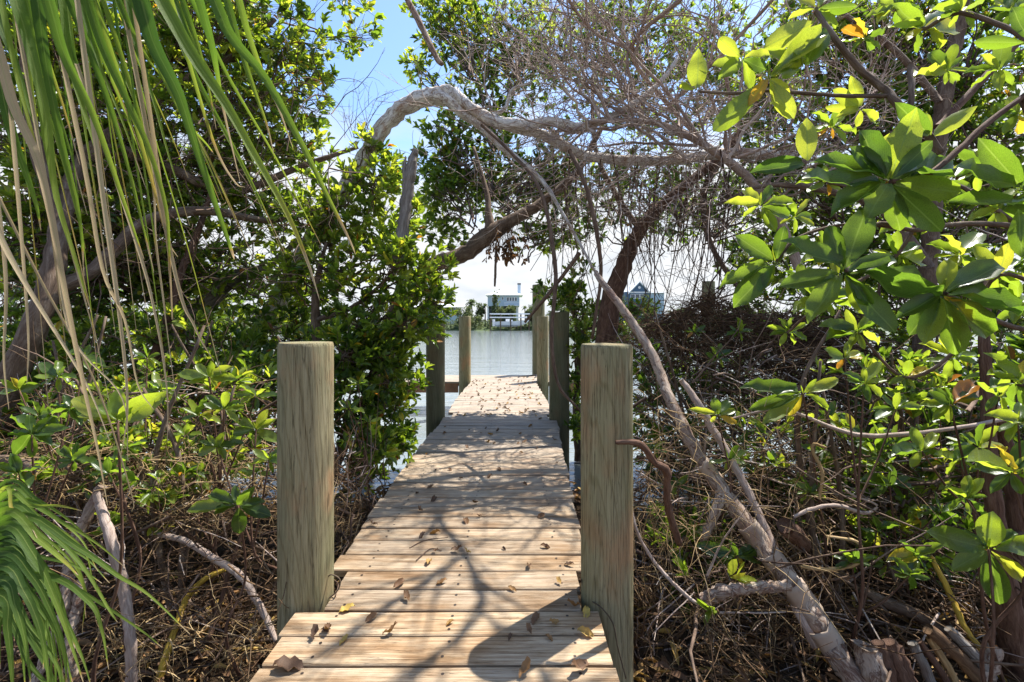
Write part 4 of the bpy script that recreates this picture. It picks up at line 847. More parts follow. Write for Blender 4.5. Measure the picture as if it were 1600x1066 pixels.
# ------------------------------------------------------------------ dead twigs and hanging roots
rt = empty('dead_tree', P(1160, 250, 5.4), 'tangle of bare grey dead branches fanning out over the path above the arching limb', 'dead tree')
limb(rt, [(1250, 420, 5.2, 15.0), (1210, 330, 5.2, 15.0), (1160, 270, 5.2, 13.5), (1080, 215, 5.1, 11.2), (1010, 190, 5.0, 8.2), (920, 190, 4.9, 6.0)], 'twig', sides=9, K=40, name='trunk')
fan = [((1150, 260), (1080, 60), (940, -60)), ((1100, 240), (990, 90), (860, 0)), ((1050, 215), (930, 150), (800, 60)), ((1000, 200), (880, 130), (735, 40)), ((960, 200), (870, 80), (840, -30)), ((920, 195), (868, 120), (780, 10)),
       ((1150, 250), (1150, 100), (1060, -50)), ((1200, 300), (1250, 140), (1200, -40)), ((1130, 240), (1200, 120), (1330, -20)), ((1190, 280), (1300, 180), (1440, 60)), ((1160, 250), (1270, 200), (1400, 130)), ((1100, 230), (1010, 160), (900, 60)), ((1210, 320), (1320, 300), (1430, 250)),
       ((1080, 230), (960, 210), (850, 250)), ((1120, 250), (1010, 270), (880, 320)), ((1060, 215), (1090, 90), (1180, -30)), ((1000, 195), (960, 60), (1000, -60)), ((930, 190), (820, 180), (740, 130))]
mains = []
tb = Tubes()
for a, b, c in fan:
    d0, d1 = rng.uniform(4.7, 5.3), rng.uniform(4.0, 5.8)
    for rep in range(2):
        jit = lambda s: rng.normal(size=3) * s
        pts = [P(*a, d0) + jit(.06), P(*b, (d0 + d1) / 2) + jit(.16), P(*c, d1) + jit(.3)]
        cv_ = cr_curve(pts, 14); cv_[1:-1] += rng.normal(size=(12, 3)) * .02; mains.append(cv_)
mains = np.array(mains); tb.batch(mains, taper(len(mains), 14, rng.uniform(.011, .02, len(mains)), .003), 6)
s_, d_, _ = offshoots(mains, 420, .1, 1, .55); p1 = walk(s_, d_ + [0, 0, .1], rng.uniform(.35, 1.1, 420), 9, .22, .02); tb.batch(p1, taper(420, 9, rng.uniform(.004, .008, 420), .002), 4)
s_, d_, _ = offshoots(p1, 1500, .1, 1, .6); p2 = walk(s_, d_, rng.uniform(.15, .6, 1500), 7, .25, .02); tb.batch(p2, taper(1500, 7, .0035, .0014), 3, cap=False)
s_, d_, _ = offshoots(p2, 1500, .2, 1, .6); p3 = walk(s_, d_, rng.uniform(.08, .25, 1500), 4, .25, .0); tb.batch(p3, taper(1500, 4, .0022, .001), 3, cap=False)
# arcs sagging through the middle of the tangle
n = 460; s_ = np.array([P(rng.uniform(850, 1240), rng.uniform(140, 360), rng.uniform(4.6, 5.8)) for _ in range(n)])
p1 = walk(s_, rng.normal(size=(n, 3)) * [1, .6, .5], rng.uniform(.4, 1.3, n), 9, .25, -.04); tb.batch(p1, taper(n, 9, rng.uniform(.003, .007, n), .0018), 4)
over = [[(2.6, 5.9, 3.6, 0.0288), (1.9, 5.5, 4.0, 0.0259), (1.32, 5.03, 4.4, 0.0230), (1.61, 4.3, 4.45, 0.0216), (1.76, 3.8, 4.5, 0.0187), (1.5, 3.35, 4.6, 0.0144), (1.25, 2.9, 4.7, 0.0101)],
        [(1.61, 4.3, 4.45, 0.0187), (1.35, 3.9, 4.5, 0.0158), (1.1, 3.5, 4.55, 0.0115), (.8, 3.2, 4.6, 0.0072)], [(1.32, 5.03, 4.4, 0.0187), (.9, 4.9, 4.5, 0.0158), (.55, 4.5, 4.6, 0.0130), (.3, 4.1, 4.7, 0.0086)],
        [(1.76, 3.8, 4.5, 0.0144), (2.1, 3.4, 4.6, 0.0115), (2.2, 2.9, 4.8, 0.0072)], [(1.9, 5.5, 4.0, 0.0216), (2.3, 4.8, 4.3, 0.0187), (2.6, 4.0, 4.6, 0.0158), (2.5, 3.4, 4.8, 0.0115)]]
ol_ = []
for b_ in over:
    t = Tubes(); t.one([p[:3] for p in b_], [p[3] for p in b_], 9, 30); t.build('branch', MAT['twig'], rt); ol_.append(cr_curve([p[:3] for p in b_], 14))
s_, d_, _ = offshoots(np.array(ol_), 110, .1, 1, .7); p1 = walk(s_, d_ + [0, 0, .15], rng.uniform(.4, 1.2, 110), 9, .16, .03); tb.batch(p1, taper(110, 9, rng.uniform(.007, .014, 110), .004), 4)
s_, d_, _ = offshoots(p1, 160, .2, 1, .6); p2 = walk(s_, d_ + [0, 0, .1], rng.uniform(.2, .5, 160), 6, .2, .02); tb.batch(p2, taper(160, 6, .005, .002), 3)
tb.build('bare_twigs', MAT['twig'], rt, kind='stuff')

rootset = empty('hanging_roots', P(1040, 300, 5.6), 'brown aerial roots hanging like strings over the gabled house and root mound', 'hanging roots')
n = 92; tops = [(rng.choice([rng.uniform(860, 1000), rng.uniform(1000, 1160)], p=[.35, .65]), rng.uniform(230, 330), rng.uniform(4.9, 6.4)) for _ in range(n)]
s_ = np.array([P(*t) for t in tops]); L_ = rng.uniform(.6, 1.9, n) ; pr = walk(s_, np.tile([0.0, 0, -1], (n, 1)) + rng.normal(size=(n, 3)) * .1, L_, 10, .085, -.12)
for k in range(n):
    if k < 60:
        t = Tubes(); t.batch(pr[k][None], taper(1, 10, rng.uniform(.006, .011), .004), 6, [rng.uniform(0, .6)]); t.build('aerial_root', MAT['twigdark'], rootset)
t = Tubes(); t.batch(pr[60:], taper(n - 60, 10, rng.uniform(.003, .006, n - 60), .002), 4, rng.uniform(0, .5, n - 60))
s_, d_, _ = offshoots(pr, 260, .1, 1, 1.2); p2 = walk(s_, d_, rng.uniform(.2, .6, 260), 7, .3, -.02); t.batch(p2, taper(260, 7, .004, .0015), 3, rng.uniform(0, .5, 260))
t.build('fine_roots', MAT['twigdark'], rootset, kind='stuff')
for k, (lb, pix) in enumerate((
    ('long thin vine crossing down from the arching limb past the mossy post', [(752, 195, 4.6, 5), (800, 240, 4.5, 5), (845, 300, 4.3, 6), (868, 420, 4.2, 7), (862, 520, 4.2, 6), (872, 600, 4.2, 5), (905, 640, 4.2, 4)]),
    ('slanting bare stick whose tip points at the boat', [(906, 395, 4.6, 7), (880, 430, 4.7, 6), (850, 468, 4.8, 6), (820, 504, 4.9, 4)]),
    ('thin brown root hanging straight down above the stilt house', [(775, 380, 5.6, 3), (774, 425, 5.6, 4), (773, 448, 5.6, 3)]),
    ('curved brown vine dropping from the tangle beside the leaning trunk', [(890, 235, 4.4, 7), (915, 290, 4.3, 7), (935, 380, 4.3, 7), (938, 440, 4.4, 6), (925, 530, 4.5, 5)]))):
    o, _ = hero_branch('vine', pix, MAT['twigdark'], None, 8, 30, .04, origin=P(*pix[0][:3])); tag(o, lb, 'vine', 'single vines and sticks hanging over the path')

# root mound
mt = empty('root_mound', gp(1150, 5.2), 'brown mound of matted dead roots and straw in front of the water', 'root mound')
t = Tubes(); n = 4200; cx = rng.uniform(1000, 1350, n); hgt = 498 - 30 * np.exp(-((cx - 1110) / 75) ** 2) + 8 * np.sin(cx * .05)
cy = hgt + np.abs(rng.normal(size=n)) * 70; dd = rng.uniform(4.6, 5.8, n)
s_ = np.array([P(a, b, c) for a, b, c in zip(cx, cy, dd)]); pr = walk(s_, rng.normal(size=(n, 3)) * [1, .5, .25], rng.uniform(.15, .7, n), 6, .28, -.12)
t.batch(pr, taper(n, 6, rng.uniform(.002, .007, n), .0015), 3, rng.uniform(0, .55, n), cap=False); t.build('matted_roots', MAT['root'], mt, kind='stuff')

def tangle(name, label, boxes, n, mat, Lr=(.3, .9), rr=(.002, .006), wob=.3, grav=-.06, hi=1.0, dirs=(1, .7, .5), K=7):
    t = Tubes(); o0 = None
    for (x0, x1, y0, y1, d0, d1), w in boxes:
        m = int(n * w); d = d0 + (d1 - d0) * rng.random(m); s_ = np.array([P(a, b, c) for a, b, c in zip(rng.uniform(x0, x1, m), rng.uniform(y0, y1, m), d)])
        gzv = ground_z(s_[:, 0], s_[:, 1]); s_[:, 2] = np.maximum(s_[:, 2], gzv + .01)
        keep = ~((s_[:, 0] > -1.06) & (s_[:, 0] < .68) & (s_[:, 1] < 11) & (s_[:, 2] > -.5)); s_ = s_[keep]; m = len(s_)
        p = walk(s_, rng.normal(size=(m, 3)) * dirs, rng.uniform(*Lr, m), K, wob, grav)
        p[..., 2] = np.maximum(p[..., 2], ground_z(p[..., 0], p[..., 1]) + .004)
        xl = np.where(p[..., 1] < 11, 1, 0); side = s_[:, 0] < 0
        p[..., 0] = np.where(side[:, None], np.minimum(p[..., 0], -1.08), np.maximum(p[..., 0], .72 if True else 0))
        t.batch(p, taper(m, K, rng.uniform(*rr, m), rr[0] * .6), 4 if rr[1] > .006 else 3, rng.uniform(0, 1, m), cap=False)
    o = t.build(name, MAT[mat], origin=P(boxes[0][0][0], boxes[0][0][2], boxes[0][0][4])); return tag(o, label, None, None, 'stuff')
RB = [((1000, 1500, 540, 800, 3.6, 5.6), .45), ((990, 1500, 700, 960, 2.9, 4.0), .4), ((1000, 1600, 900, 1066, 2.4, 3.0), .15)]
tangle('dead_root_tangle', 'dense tangle of brown dead roots and stems filling the right bank', RB, 2500, 'root', (.25, .9), (.002, .006), .3, -.05)
tangle('thick_root_tangle', 'thicker dark roots arching through the right bank', RB, 260, 'twigdark', (.5, 1.4), (.005, .014), .22, -.05)
tangle('fallen_sticks', 'straight broken sticks scattered through the right bank', RB, 330, 'twig', (.2, .8), (.003, .009), .07, -.02)
tangle('dry_straw', 'pale dry straw and stringy bark hanging in the right bank', [((1000, 1300, 620, 850, 2.6, 3.8), .5), ((990, 1300, 780, 1066, 2.4, 3.1), .5)], 800, 'straw', (.15, .5), (.0012, .0032), .3, -.3)
LB = [((0, 440, 600, 800, 3.0, 4.6), .6), ((0, 440, 780, 1066, 2.4, 3.1), .25), ((520, 620, 700, 830, 2.9, 3.9), .15)]
tangle('dead_stem_tangle', 'tangle of brown stems and roots under the left bank shrubs', LB, 1500, 'root', (.25, .9), (.002, .006), .3, -.04)
tangle('thick_stem_tangle', 'thicker dark stems crossing under the left bank shrubs', LB, 170, 'twigdark', (.5, 1.3), (.005, .013), .22, -.04)
tangle('broken_sticks', 'straight broken sticks lying under the left bank shrubs', LB, 240, 'twig', (.15, .7), (.0025, .008), .07, -.02)
tangle('straw_litter', 'sunlit dry straw and shredded bark heaped on the left bank', [((180, 440, 700, 820, 2.5, 3.1), .4), ((150, 440, 960, 1066, 2.2, 2.6), .2), ((520, 600, 760, 860, 2.7, 3.3), .15), ((0, 200, 690, 780, 2.6, 3.2), .2)], 1300, 'straw', (.08, .35), (.0012, .004), .35, -.1)

# litter of dry leaves and strips on the ground
n = 12000; x = rng.uniform(-5, 5, n); y = rng.uniform(1.2, 6.0, n); k = ~((x > -1.15) & (x < .6)); x, y = x[k], y[k]; n = len(x)
lt = Leaves(); ang = rng.uniform(0, 6.28, n)
lt.add(np.column_stack([x, y, ground_z(x, y) + rng.uniform(.004, .05, n) + .1 * rng.random(n) ** 3]), np.column_stack([np.cos(ang), np.sin(ang), rng.normal(size=n) * .25]), nrm(np.array([0, 0, 1.0]) + rng.normal(size=(n, 3)) * .35), rng.uniform(.04, .14, n), rng.uniform(.01, .045, n), rng.uniform(0, 1, n))
ro = bpy.data.objects.new('tmp', None); fo = lt.finish(ro, 0, sname='leaf_litter'); fo.parent = None; bpy.data.objects.remove(ro)
fo.data.materials[0] = MAT['dry']; tag(fo, 'layer of dry brown leaves and bark strips covering the muddy banks', None, None, 'stuff')

# ------------------------------------------------------------------ single bare branches one can pick out
def stick(name, label, pix, mat, cat='branch', sides=12, K=None, rough=.06, group=None, tint=.5):
    o, _ = hero_branch(name, pix, MAT[mat], None, sides, K, rough, origin=P(*pix[len(pix) - 1][:3]), tint=tint); return tag(o, label, cat, group)
pl = stick('leaning_pole', 'long leaning dead trunk with peeling bark rising past the near right post', [(931, 424, 4.05, 5.4), (937, 436, 4.00, 9.3), (985, 500, 3.70, 13.1), (1022, 560, 3.50, 14.7), (1045, 620, 3.30, 16.3), (1085, 700, 3.05, 19.4), (1135, 775, 2.85, 24.0), (1190, 850, 2.65, 28.6), (1245, 925, 2.50, 31.8), (1290, 995, 2.40, 34.0), (1335, 1062, 2.30, 37.2), (1375, 1120, 2.25, 38.7)], 'pole', 'dead trunk', 18, 110, .05)
def bark_plate(px, py, d, w, h, ang):
    """curled sheet of loose bark"""
    c = P(px, py, d); V = []; a = R(ang); ax = np.array([math.cos(a), 0, -math.sin(a)]); sd_ = np.array([math.sin(a), 0, math.cos(a)]); nI, nJ = 7, 6
    for i_ in range(nI):
        for j_ in range(nJ):
            u = (i_ / (nI - 1) - .5) * h * d / F + (random.uniform(-.008, .008) if i_ in (0, nI - 1) else 0); th = (j_ / (nJ - 1) - .5) * 2.0; rr = w * d / F / 1.75
            V.append(c + ax * u + sd_ * math.sin(th) * rr + np.array([0, -1, 0]) * (math.cos(th) * rr - rr * .45))
    Fq = [(i_ * nJ + j_, i_ * nJ + j_ + 1, (i_ + 1) * nJ + j_ + 1, (i_ + 1) * nJ + j_) for i_ in range(nI - 1) for j_ in range(nJ - 1)]
    o = mesh_np('loose_bark', np.array(V) - np.array(pl.location), [np.array(Fq)], MAT['pole'], None, {'tint': ('FLOAT', np.full(len(V), .8))}); o.parent = pl
    m_ = o.modifiers.new('thickness', 'SOLIDIFY'); m_.thickness = .006
for a in ((1178, 835, 2.66, 31, 40, 53), (1212, 880, 2.58, 33, 44, 53), (1252, 935, 2.47, 36, 62, 54), (1292, 998, 2.38, 38, 44, 55), (1108, 738, 2.94, 23, 40, 50)): bark_plate(*a)
kn = hero_branch('broken_stub', [(1128, 770, 2.85, 16.5), (1118, 800, 2.8, 15.0), (1105, 830, 2.78, 13.5), (1096, 850, 2.78, 6.0)], MAT['pole'], None, 10, 16, .12)[0]; kn.data.transform(Matrix.Translation(-Vector(pl.location))); kn.parent = pl
stick('leaning_stick', 'thinner bare stick leaning beside the peeling dead trunk, its broken end pale', [(1064, 594, 3.2, 8), (1085, 622, 3.15, 11), (1120, 680, 3.0, 12), (1160, 750, 2.85, 12), (1195, 825, 2.7, 13), (1225, 900, 2.55, 14), (1250, 960, 2.45, 15), (1275, 1010, 2.4, 15)], 'twig', 'stick', 10, 50)
stick('crooked_root', 'reddish crooked branch with its end resting on the near right post', [(962, 691, 2.15, 6.4), (985, 691, 2.14, 8.8), (1003, 696, 2.16, 11.2), (1022, 722, 2.20, 10.4), (1042, 737, 2.25, 12.8), (1042, 775, 2.30, 11.2), (1050, 815, 2.35, 11.2), (1062, 850, 2.40, 9.6)], 'redbark', 'branch', 12, 40, .1)
stick('bent_root', 'pale bent root curving beside the foot of the near right post', [(986, 790, 2.5, 4.1), (995, 830, 2.45, 5.4), (1020, 875, 2.4, 5.4), (1055, 915, 2.35, 6.1), (1090, 945, 2.3, 4.8)], 'twig', 'root', 8, 30, .08)
stick('knotted_root', 'thick knotted root lying across the lower right bank toward the peeling trunk', [(1100, 935, 2.45, 18.7), (1130, 925, 2.4, 20.2), (1165, 920, 2.4, 15.8), (1200, 918, 2.4, 17.3), (1232, 915, 2.4, 14.4)], 'pole', 'root', 12, 40, .14)
stick('bare_branch', 'grey branch with leafy tips running level behind the thin leaning stick', [(1140, 655, 2.9, 3.4), (1220, 640, 2.8, 4.8), (1300, 668, 2.7, 6.1), (1350, 681, 2.6, 7.5), (1420, 678, 2.5, 6.8), (1500, 668, 2.45, 6.1), (1600, 650, 2.4, 6.1), (1680, 640, 2.4, 5.4)], 'twig', 'branch', 9, 50)
stick('curly_root', 'looped pale root curling up in the middle of the right bank', [(1280, 780, 2.7, 4.1), (1285, 740, 2.7, 4.8), (1270, 705, 2.75, 4.8), (1272, 694, 2.75, 4.8), (1290, 700, 2.75, 4.1)], 'straw', 'root', 8, 30, .12)
stick('curly_root', 'wavy pale root spreading sideways at the middle of the right bank', [(1240, 808, 2.6, 5.4), (1270, 795, 2.6, 6.1), (1310, 790, 2.6, 6.1), (1350, 802, 2.6, 5.4), (1370, 790, 2.6, 3.4), (1335, 775, 2.6, 3.4), (1320, 765, 2.6, 2.7)], 'twig', 'root', 8, 40)
stick('curly_root', 'hooked yellowish root loop beside the peeling dead trunk', [(1250, 885, 2.5, 4.1), (1290, 890, 2.5, 5.4), (1335, 882, 2.5, 6.1), (1346, 860, 2.5, 5.4), (1335, 845, 2.5, 4.8), (1290, 838, 2.5, 4.1)], 'straw', 'root', 8, 40, .12)
stick('fallen_branch', 'dark branch lying behind the cut stumps at the lower right', [(1340, 918, 2.7, 12), (1380, 940, 2.7, 16), (1430, 960, 2.65, 18), (1480, 990, 2.6, 16), (1530, 1025, 2.5, 14)], 'bark', 'branch', 10, 40)
stick('thin_stem', 'thin upright stem with yellow base slanting toward the forked trunk', [(1455, 870, 2.7, 6), (1485, 930, 2.6, 9), (1510, 985, 2.5, 8), (1545, 1030, 2.45, 8), (1570, 1066, 2.4, 8)], 'yellowstem', 'stem', 8, 30)
# left bank
stick('bare_branch', 'smooth pinkish upright branch at the lower left, in front of the palmetto tips', [(150, 770, 2.3, 10), (160, 800, 2.3, 13), (178, 860, 2.25, 15), (195, 930, 2.25, 15), (204, 1000, 2.2, 15), (206, 1066, 2.2, 15), (208, 1110, 2.2, 16)], 'twig', 'branch', 12, 60, .05)
stick('bare_branch', 'rough grey branch leaning to the lower left corner behind the palmetto', [(160, 760, 2.45, 14), (125, 830, 2.4, 16), (108, 890, 2.4, 18), (102, 950, 2.35, 16), (80, 1010, 2.3, 15), (50, 1075, 2.25, 14)], 'pole', 'branch', 12, 60, .1)
stick('bare_branch', 'short scaly branch beside the rough grey one behind the palmetto', [(130, 905, 2.4, 14), (118, 960, 2.35, 14), (108, 1010, 2.3, 14), (116, 1075, 2.3, 14)], 'pole', 'branch', 12, 40, .14)
stick('arched_branch', 'slender branch arching down beside the near left post', [(225, 832, 2.7, 7), (280, 842, 2.65, 9), (330, 870, 2.6, 10), (375, 900, 2.55, 11), (402, 940, 2.5, 10), (420, 975, 2.45, 9), (432, 1002, 2.4, 7)], 'twig', 'branch', 10, 50, .05)
stick('yellow_stem', 'yellow mottled stem curving up from the straw at the lower left', [(352, 890, 2.7, 6), (320, 905, 2.65, 8), (292, 935, 2.6, 9), (275, 980, 2.5, 9), (258, 1030, 2.4, 11), (246, 1070, 2.35, 12)], 'yellowstem', 'stem', 10, 50, .05)
stick('bare_stick', 'straight brown stick rising behind the yellow mottled stem', [(378, 835, 2.7, 4), (362, 880, 2.65, 6), (345, 940, 2.6, 7), (325, 1000, 2.5, 9)], 'redbark', 'stick', 8, 24)
stick('fallen_branch', 'brown dead branch lying at the left edge above the palmetto', [(-30, 712, 2.9, 12), (20, 720, 2.85, 13), (60, 730, 2.8, 16), (85, 738, 2.8, 12), (100, 722, 2.8, 7)], 'bark', 'branch', 10, 30, .1)
stick('grey_limb', 'stout grey limb rising toward the sky gaps behind the pale seedlings', [(230, 600, 5.6, 24), (275, 525, 5.5, 30), (320, 475, 5.4, 30), (365, 435, 5.4, 22), (420, 415, 5.4, 12), (470, 370, 5.5, 8)], 'snag', 'limb', 12, 40)
stick('dark_limb', 'crooked dark limb twisting up beside the stout grey limb', [(225, 640, 4.8, 16), (235, 580, 4.7, 16), (265, 490, 4.6, 14), (285, 420, 4.6, 11), (310, 360, 4.7, 9), (330, 300, 4.8, 7)], 'redbark', 'limb', 10, 40)
stick('dark_limb', 'dark branch sloping down to the boardwalk post behind the seedlings', [(250, 530, 4.9, 6), (320, 550, 4.8, 9), (375, 562, 4.7, 12), (405, 590, 4.6, 13), (440, 640, 4.5, 12)], 'bark', 'limb', 10, 40)
stick('hanging_stick', 'dry pinkish stick hanging into the blue sky gap', [(615, -60, 2.8, 8), (635, -5, 2.8, 9), (660, 45, 2.8, 10), (682, 90, 2.8, 9), (691, 101, 2.8, 7)], 'pole', 'stick', 8, 24, .05)

# fine dead sprays against the sky
ds = empty('dead_spray', P(560, 240, 5.6), 'fine leafless twigs sticking up against the blue sky', 'dead twigs'); t = Tubes()
s_ = np.array([P(rng.uniform(535, 590), 215, 5.6) for _ in range(10)]); p = walk(s_, np.tile([.0, 0, 1.0], (10, 1)) + rng.normal(size=(10, 3)) * .25, rng.uniform(.35, .75, 10), 8, .12); t.batch(p, taper(10, 8, .004, .0015), 4)
s_, d_, _ = offshoots(p, 60, .2, 1, .7); p = walk(s_, d_, rng.uniform(.08, .2, 60), 5, .2); t.batch(p, taper(60, 5, .002, .001), 3)
s_ = np.array([P(440, 90, 5.2) for _ in range(4)]); p = walk(s_, np.tile([1.0, 0, -.1], (4, 1)) + rng.normal(size=(4, 3)) * .2, rng.uniform(.4, .7, 4), 8, .12); t.batch(p, taper(4, 8, .004, .0015), 4)
s_, d_, _ = offshoots(p, 20, .3, 1, .5); p = walk(s_, d_, rng.uniform(.08, .2, 20), 5, .2); t.batch(p, taper(20, 5, .002, .001), 3)
s_ = np.array([P(650, 250, 5.2) for _ in range(6)]); p = walk(s_, rng.normal(size=(6, 3)) + [0, 0, .8], rng.uniform(.3, .5, 6), 7, .15); t.batch(p, taper(6, 7, .003, .0015), 4)
t.build('twigs', MAT['twigdark'], ds, kind='stuff')

# ------------------------------------------------------------------ hero leaves
def hero_leaf(root, bpx, bpy_, bd, tpx, tpy, td, wr, tint, face=.7, tm=None, name='leaf'):
    a = P(bpx, bpy_, bd); b = P(tpx, tpy, td); d = b - a; L = float(np.linalg.norm(d)); view = nrm(np.array([0, 0, EYE]) - (a + b) / 2)
    n = nrm(view * face + np.array([0.15, 0.1, 1.0]) * (1 - face) + rng.normal(size=3) * .12)
    if n[2] < -.2: n = -n
    ob = bpy.data.objects.new(name, leaf_me('big', int(rng.integers(0, 5)) if tm is None else tm, tint))
    ob.matrix_local = leaf_matrix(a - np.array(root.location), d, n, L, L * wr); link(ob, root); return ob
def hero_rosette(root, px, py, d, tips, depth=.05, bud=True):
    for tp in tips:
        tx, ty, wr, tint = tp[:4]; face = tp[4] if len(tp) > 4 else .7; dz = tp[5] if len(tp) > 5 else rng.uniform(-.04, .05)
        hero_leaf(root, px + (tx - px) * .06, py + (ty - py) * .06, d, tx, ty, d + dz, wr, tint, face)
    if bud:
        hero_leaf(root, px, py, d, px + rng.uniform(-6, 6), py - 26 * 1.3 / d, d - .01, .16, .7, .7, 1, 'bud')
def auto_rosette(root, px, py, d, Lpx, n=8, tlo=.1, thi=.8, ratio=.36, squash=.75):
    a0 = rng.uniform(0, 6.28)
    for k in range(n):
        a = a0 + k * 2.399; l = Lpx * rng.uniform(.65, 1.1); tx, ty = px + math.cos(a) * l, py - math.sin(a) * l * squash - l * .12
        dz = rng.uniform(-.7, .7) * l * d / F * .7
        t = tlo + (thi - tlo) * rng.random() if rng.random() > .05 else rng.uniform(.87, .95)
        hero_leaf(root, px + math.cos(a) * 2, py, d, tx, ty, d + dz, ratio * rng.uniform(.85, 1.2), t, rng.uniform(.2, .75))
    hero_leaf(root, px, py, d, px + 3, py - Lpx * .35, d, .15, .7, .7, 1, 'bud')

hb_ = empty('mangrove_tree', P(1690, 900, 1.7), 'mangrove branch of very large glossy leaves reaching in close at the right', 'mangrove tree')
limb(hb_, [(1760, 1100, 1.9, 30), (1720, 800, 1.8, 26), (1680, 500, 1.6, 22), (1640, 260, 1.45, 18), (1600, 150, 1.4, 14)], 'bark', sides=10, name='trunk')
limb(hb_, [(1600, 150, 1.4, 8), (1540, 195, 1.38, 9), (1500, 232, 1.36, 9), (1440, 280, 1.32, 8), (1392, 284, 1.3, 8)], 'redbark', sides=10)
limb(hb_, [(1275, 18, 1.55, 7), (1305, 60, 1.5, 9), (1345, 110, 1.48, 10), (1385, 142, 1.45, 11), (1400, 160, 1.42, 12), (1440, 200, 1.4, 12), (1470, 240, 1.38, 10)], 'bark', sides=10)
limb(hb_, [(1210, 141, 1.5, 5), (1250, 145, 1.5, 6), (1320, 150, 1.47, 6), (1388, 150, 1.44, 7)], 'bark', sides=8)
limb(hb_, [(1092, 143, 1.55, 4), (1150, 146, 1.53, 5), (1210, 141, 1.5, 5)], 'bark', sides=8)
limb(hb_, [(1660, 380, 1.55, 10), (1590, 355, 1.5, 9), (1500, 350, 1.45, 8), (1430, 360, 1.4, 7), (1370, 350, 1.36, 6), (1340, 400, 1.34, 6), (1322, 424, 1.3, 6)], 'bark', sides=8)
limb(hb_, [(1430, 360, 1.4, 6), (1330, 350, 1.4, 5), (1250, 370, 1.4, 5), (1212, 408, 1.4, 5)], 'bark', sides=8)
limb(hb_, [(1660, 520, 1.6, 10), (1580, 510, 1.5, 8), (1520, 480, 1.42, 7), (1476, 458, 1.35, 6)], 'bark', sides=8)
limb(hb_, [(1422, 100, 1.5, 8), (1424, 150, 1.45, 8), (1420, 200, 1.42, 8)], 'bark', sides=8)
hero_rosette(hb_, 1388, 284, 1.3, [(1425, 186, .44, .74, .9), (1345, 200, .36, .12), (1455, 222, .34, .1), (1520, 238, .34, .14, .45), (1494, 302, .38, .42, .75), (1362, 335, .62, .36, .9), (1248, 288, .32, .24, .6), (1276, 240, .32, .1, .5), (1330, 228, .4, .12), (1470, 360, .36, .3, .6), (1404, 360, .4, .25), (1300, 330, .36, .2, .5)])
hero_rosette(hb_, 1318, 426, 1.3, [(1352, 330, .42, .3, .95), (1240, 366, .36, .2), (1218, 446, .36, .3, .6), (1364, 480, .3, .4), (1470, 468, .26, .12, .5), (1402, 402, .34, .14), (1262, 492, .4, .34), (1395, 520, .32, .2), (1295, 350, .36, .1), (1352, 492, .36, .5)])
hero_rosette(hb_, 1212, 410, 1.4, [(1150, 368, .42, .3), (1122, 440, .32, .36, .8), (1146, 478, .42, .3, .9), (1186, 458, .4, .45), (1260, 380, .36, .12), (1226, 352, .36, .15)])
hero_rosette(hb_, 1472, 460, 1.32, [(1484, 404, .44, .8, .95), (1572, 404, .38, .2, .6), (1604, 486, .3, .1, .6), (1524, 506, .38, .885, .9), (1420, 524, .42, .24), (1562, 530, .36, .34, .7), (1404, 492, .36, .2), (1446, 540, .4, .6), (1500, 560, .36, .3)])
hero_rosette(hb_, 1160, 92, 1.5, [(1120, 58, .42, .78, .9), (1124, 122, .5, .55), (1195, 110, .5, .3), (1176, 140, .36, .74), (1112, 104, .4, .7), (1204, 84, .4, .76)], bud=False)
hero_rosette(hb_, 1090, 140, 1.55, [(1090, 84, .5, .82, .95), (1062, 128, .3, .8)], bud=False)
hero_rosette(hb_, 1188, 78, 1.5, [(1268, 36, .32, .8, .9), (1250, 96, .34, .7)], bud=False)
hero_rosette(hb_, 1200, 122, 1.48, [(1292, 44, .0001 + .3, .72, .8), (1240, 184, .36, .8, .9), (1112, 208, .3, .62, .85), (1256, 92, .4, .68), (1172, 160, .4, .86), (1235, 150, .4, .76)])
hero_rosette(hb_, 1255, 106, 1.48, [(1290, 38, .46, .4, .9), (1215, 118, .4, .5)])
hero_rosette(hb_, 1276, 14, 1.55, [(1338, 10, .34, .4), (1240, -10, .4, .75), (1230, 30, .3, .78), (1310, 40, .36, .5), (1300, -30, .4, .7)], bud=False)
hero_rosette(hb_, 1188, 322, 1.5, [(1162, 290, .44, .8), (1134, 316, .26, .75), (1206, 288, .32, .3), (1212, 362, .4, .45), (1246, 312, .3, .5), (1160, 340, .3, .7), (1236, 338, .3, .3)])
hero_rosette(hb_, 1262, 256, 1.42, [(1260, 186, .42, .78, .95), (1180, 264, .34, .12, .7)], bud=False)
hero_rosette(hb_, 1345, 170, 1.5, [(1300, 140, .4, .83), (1340, 200, .4, .86), (1310, 180, .34, .8), (1370, 190, .4, .8), (1330, 120, .36, .78), (1290, 168, .3, .75)], bud=False)
hero_rosette(hb_, 1455, 214, 1.36, [(1524, 168, .3, .8, .9), (1404, 164, .36, .14, .8), (1446, 176, .26, .7)], bud=False)
hero_rosette(hb_, 1600, 296, 1.25, [(1532, 220, .36, .2, .8), (1560, 240, .4, .1), (1482, 268, .34, .3, .6), (1640, 240, .4, .3)], bud=False)
hero_rosette(hb_, 1606, 66, 1.2, [(1520, 66, .32, .25, .9), (1584, 8, .4, .2)], bud=False)
hero_rosette(hb_, 1590, 322, 1.2, [(1600, 402, .4, .3, .95), (1484, 312, .26, .3, .6)], bud=False)
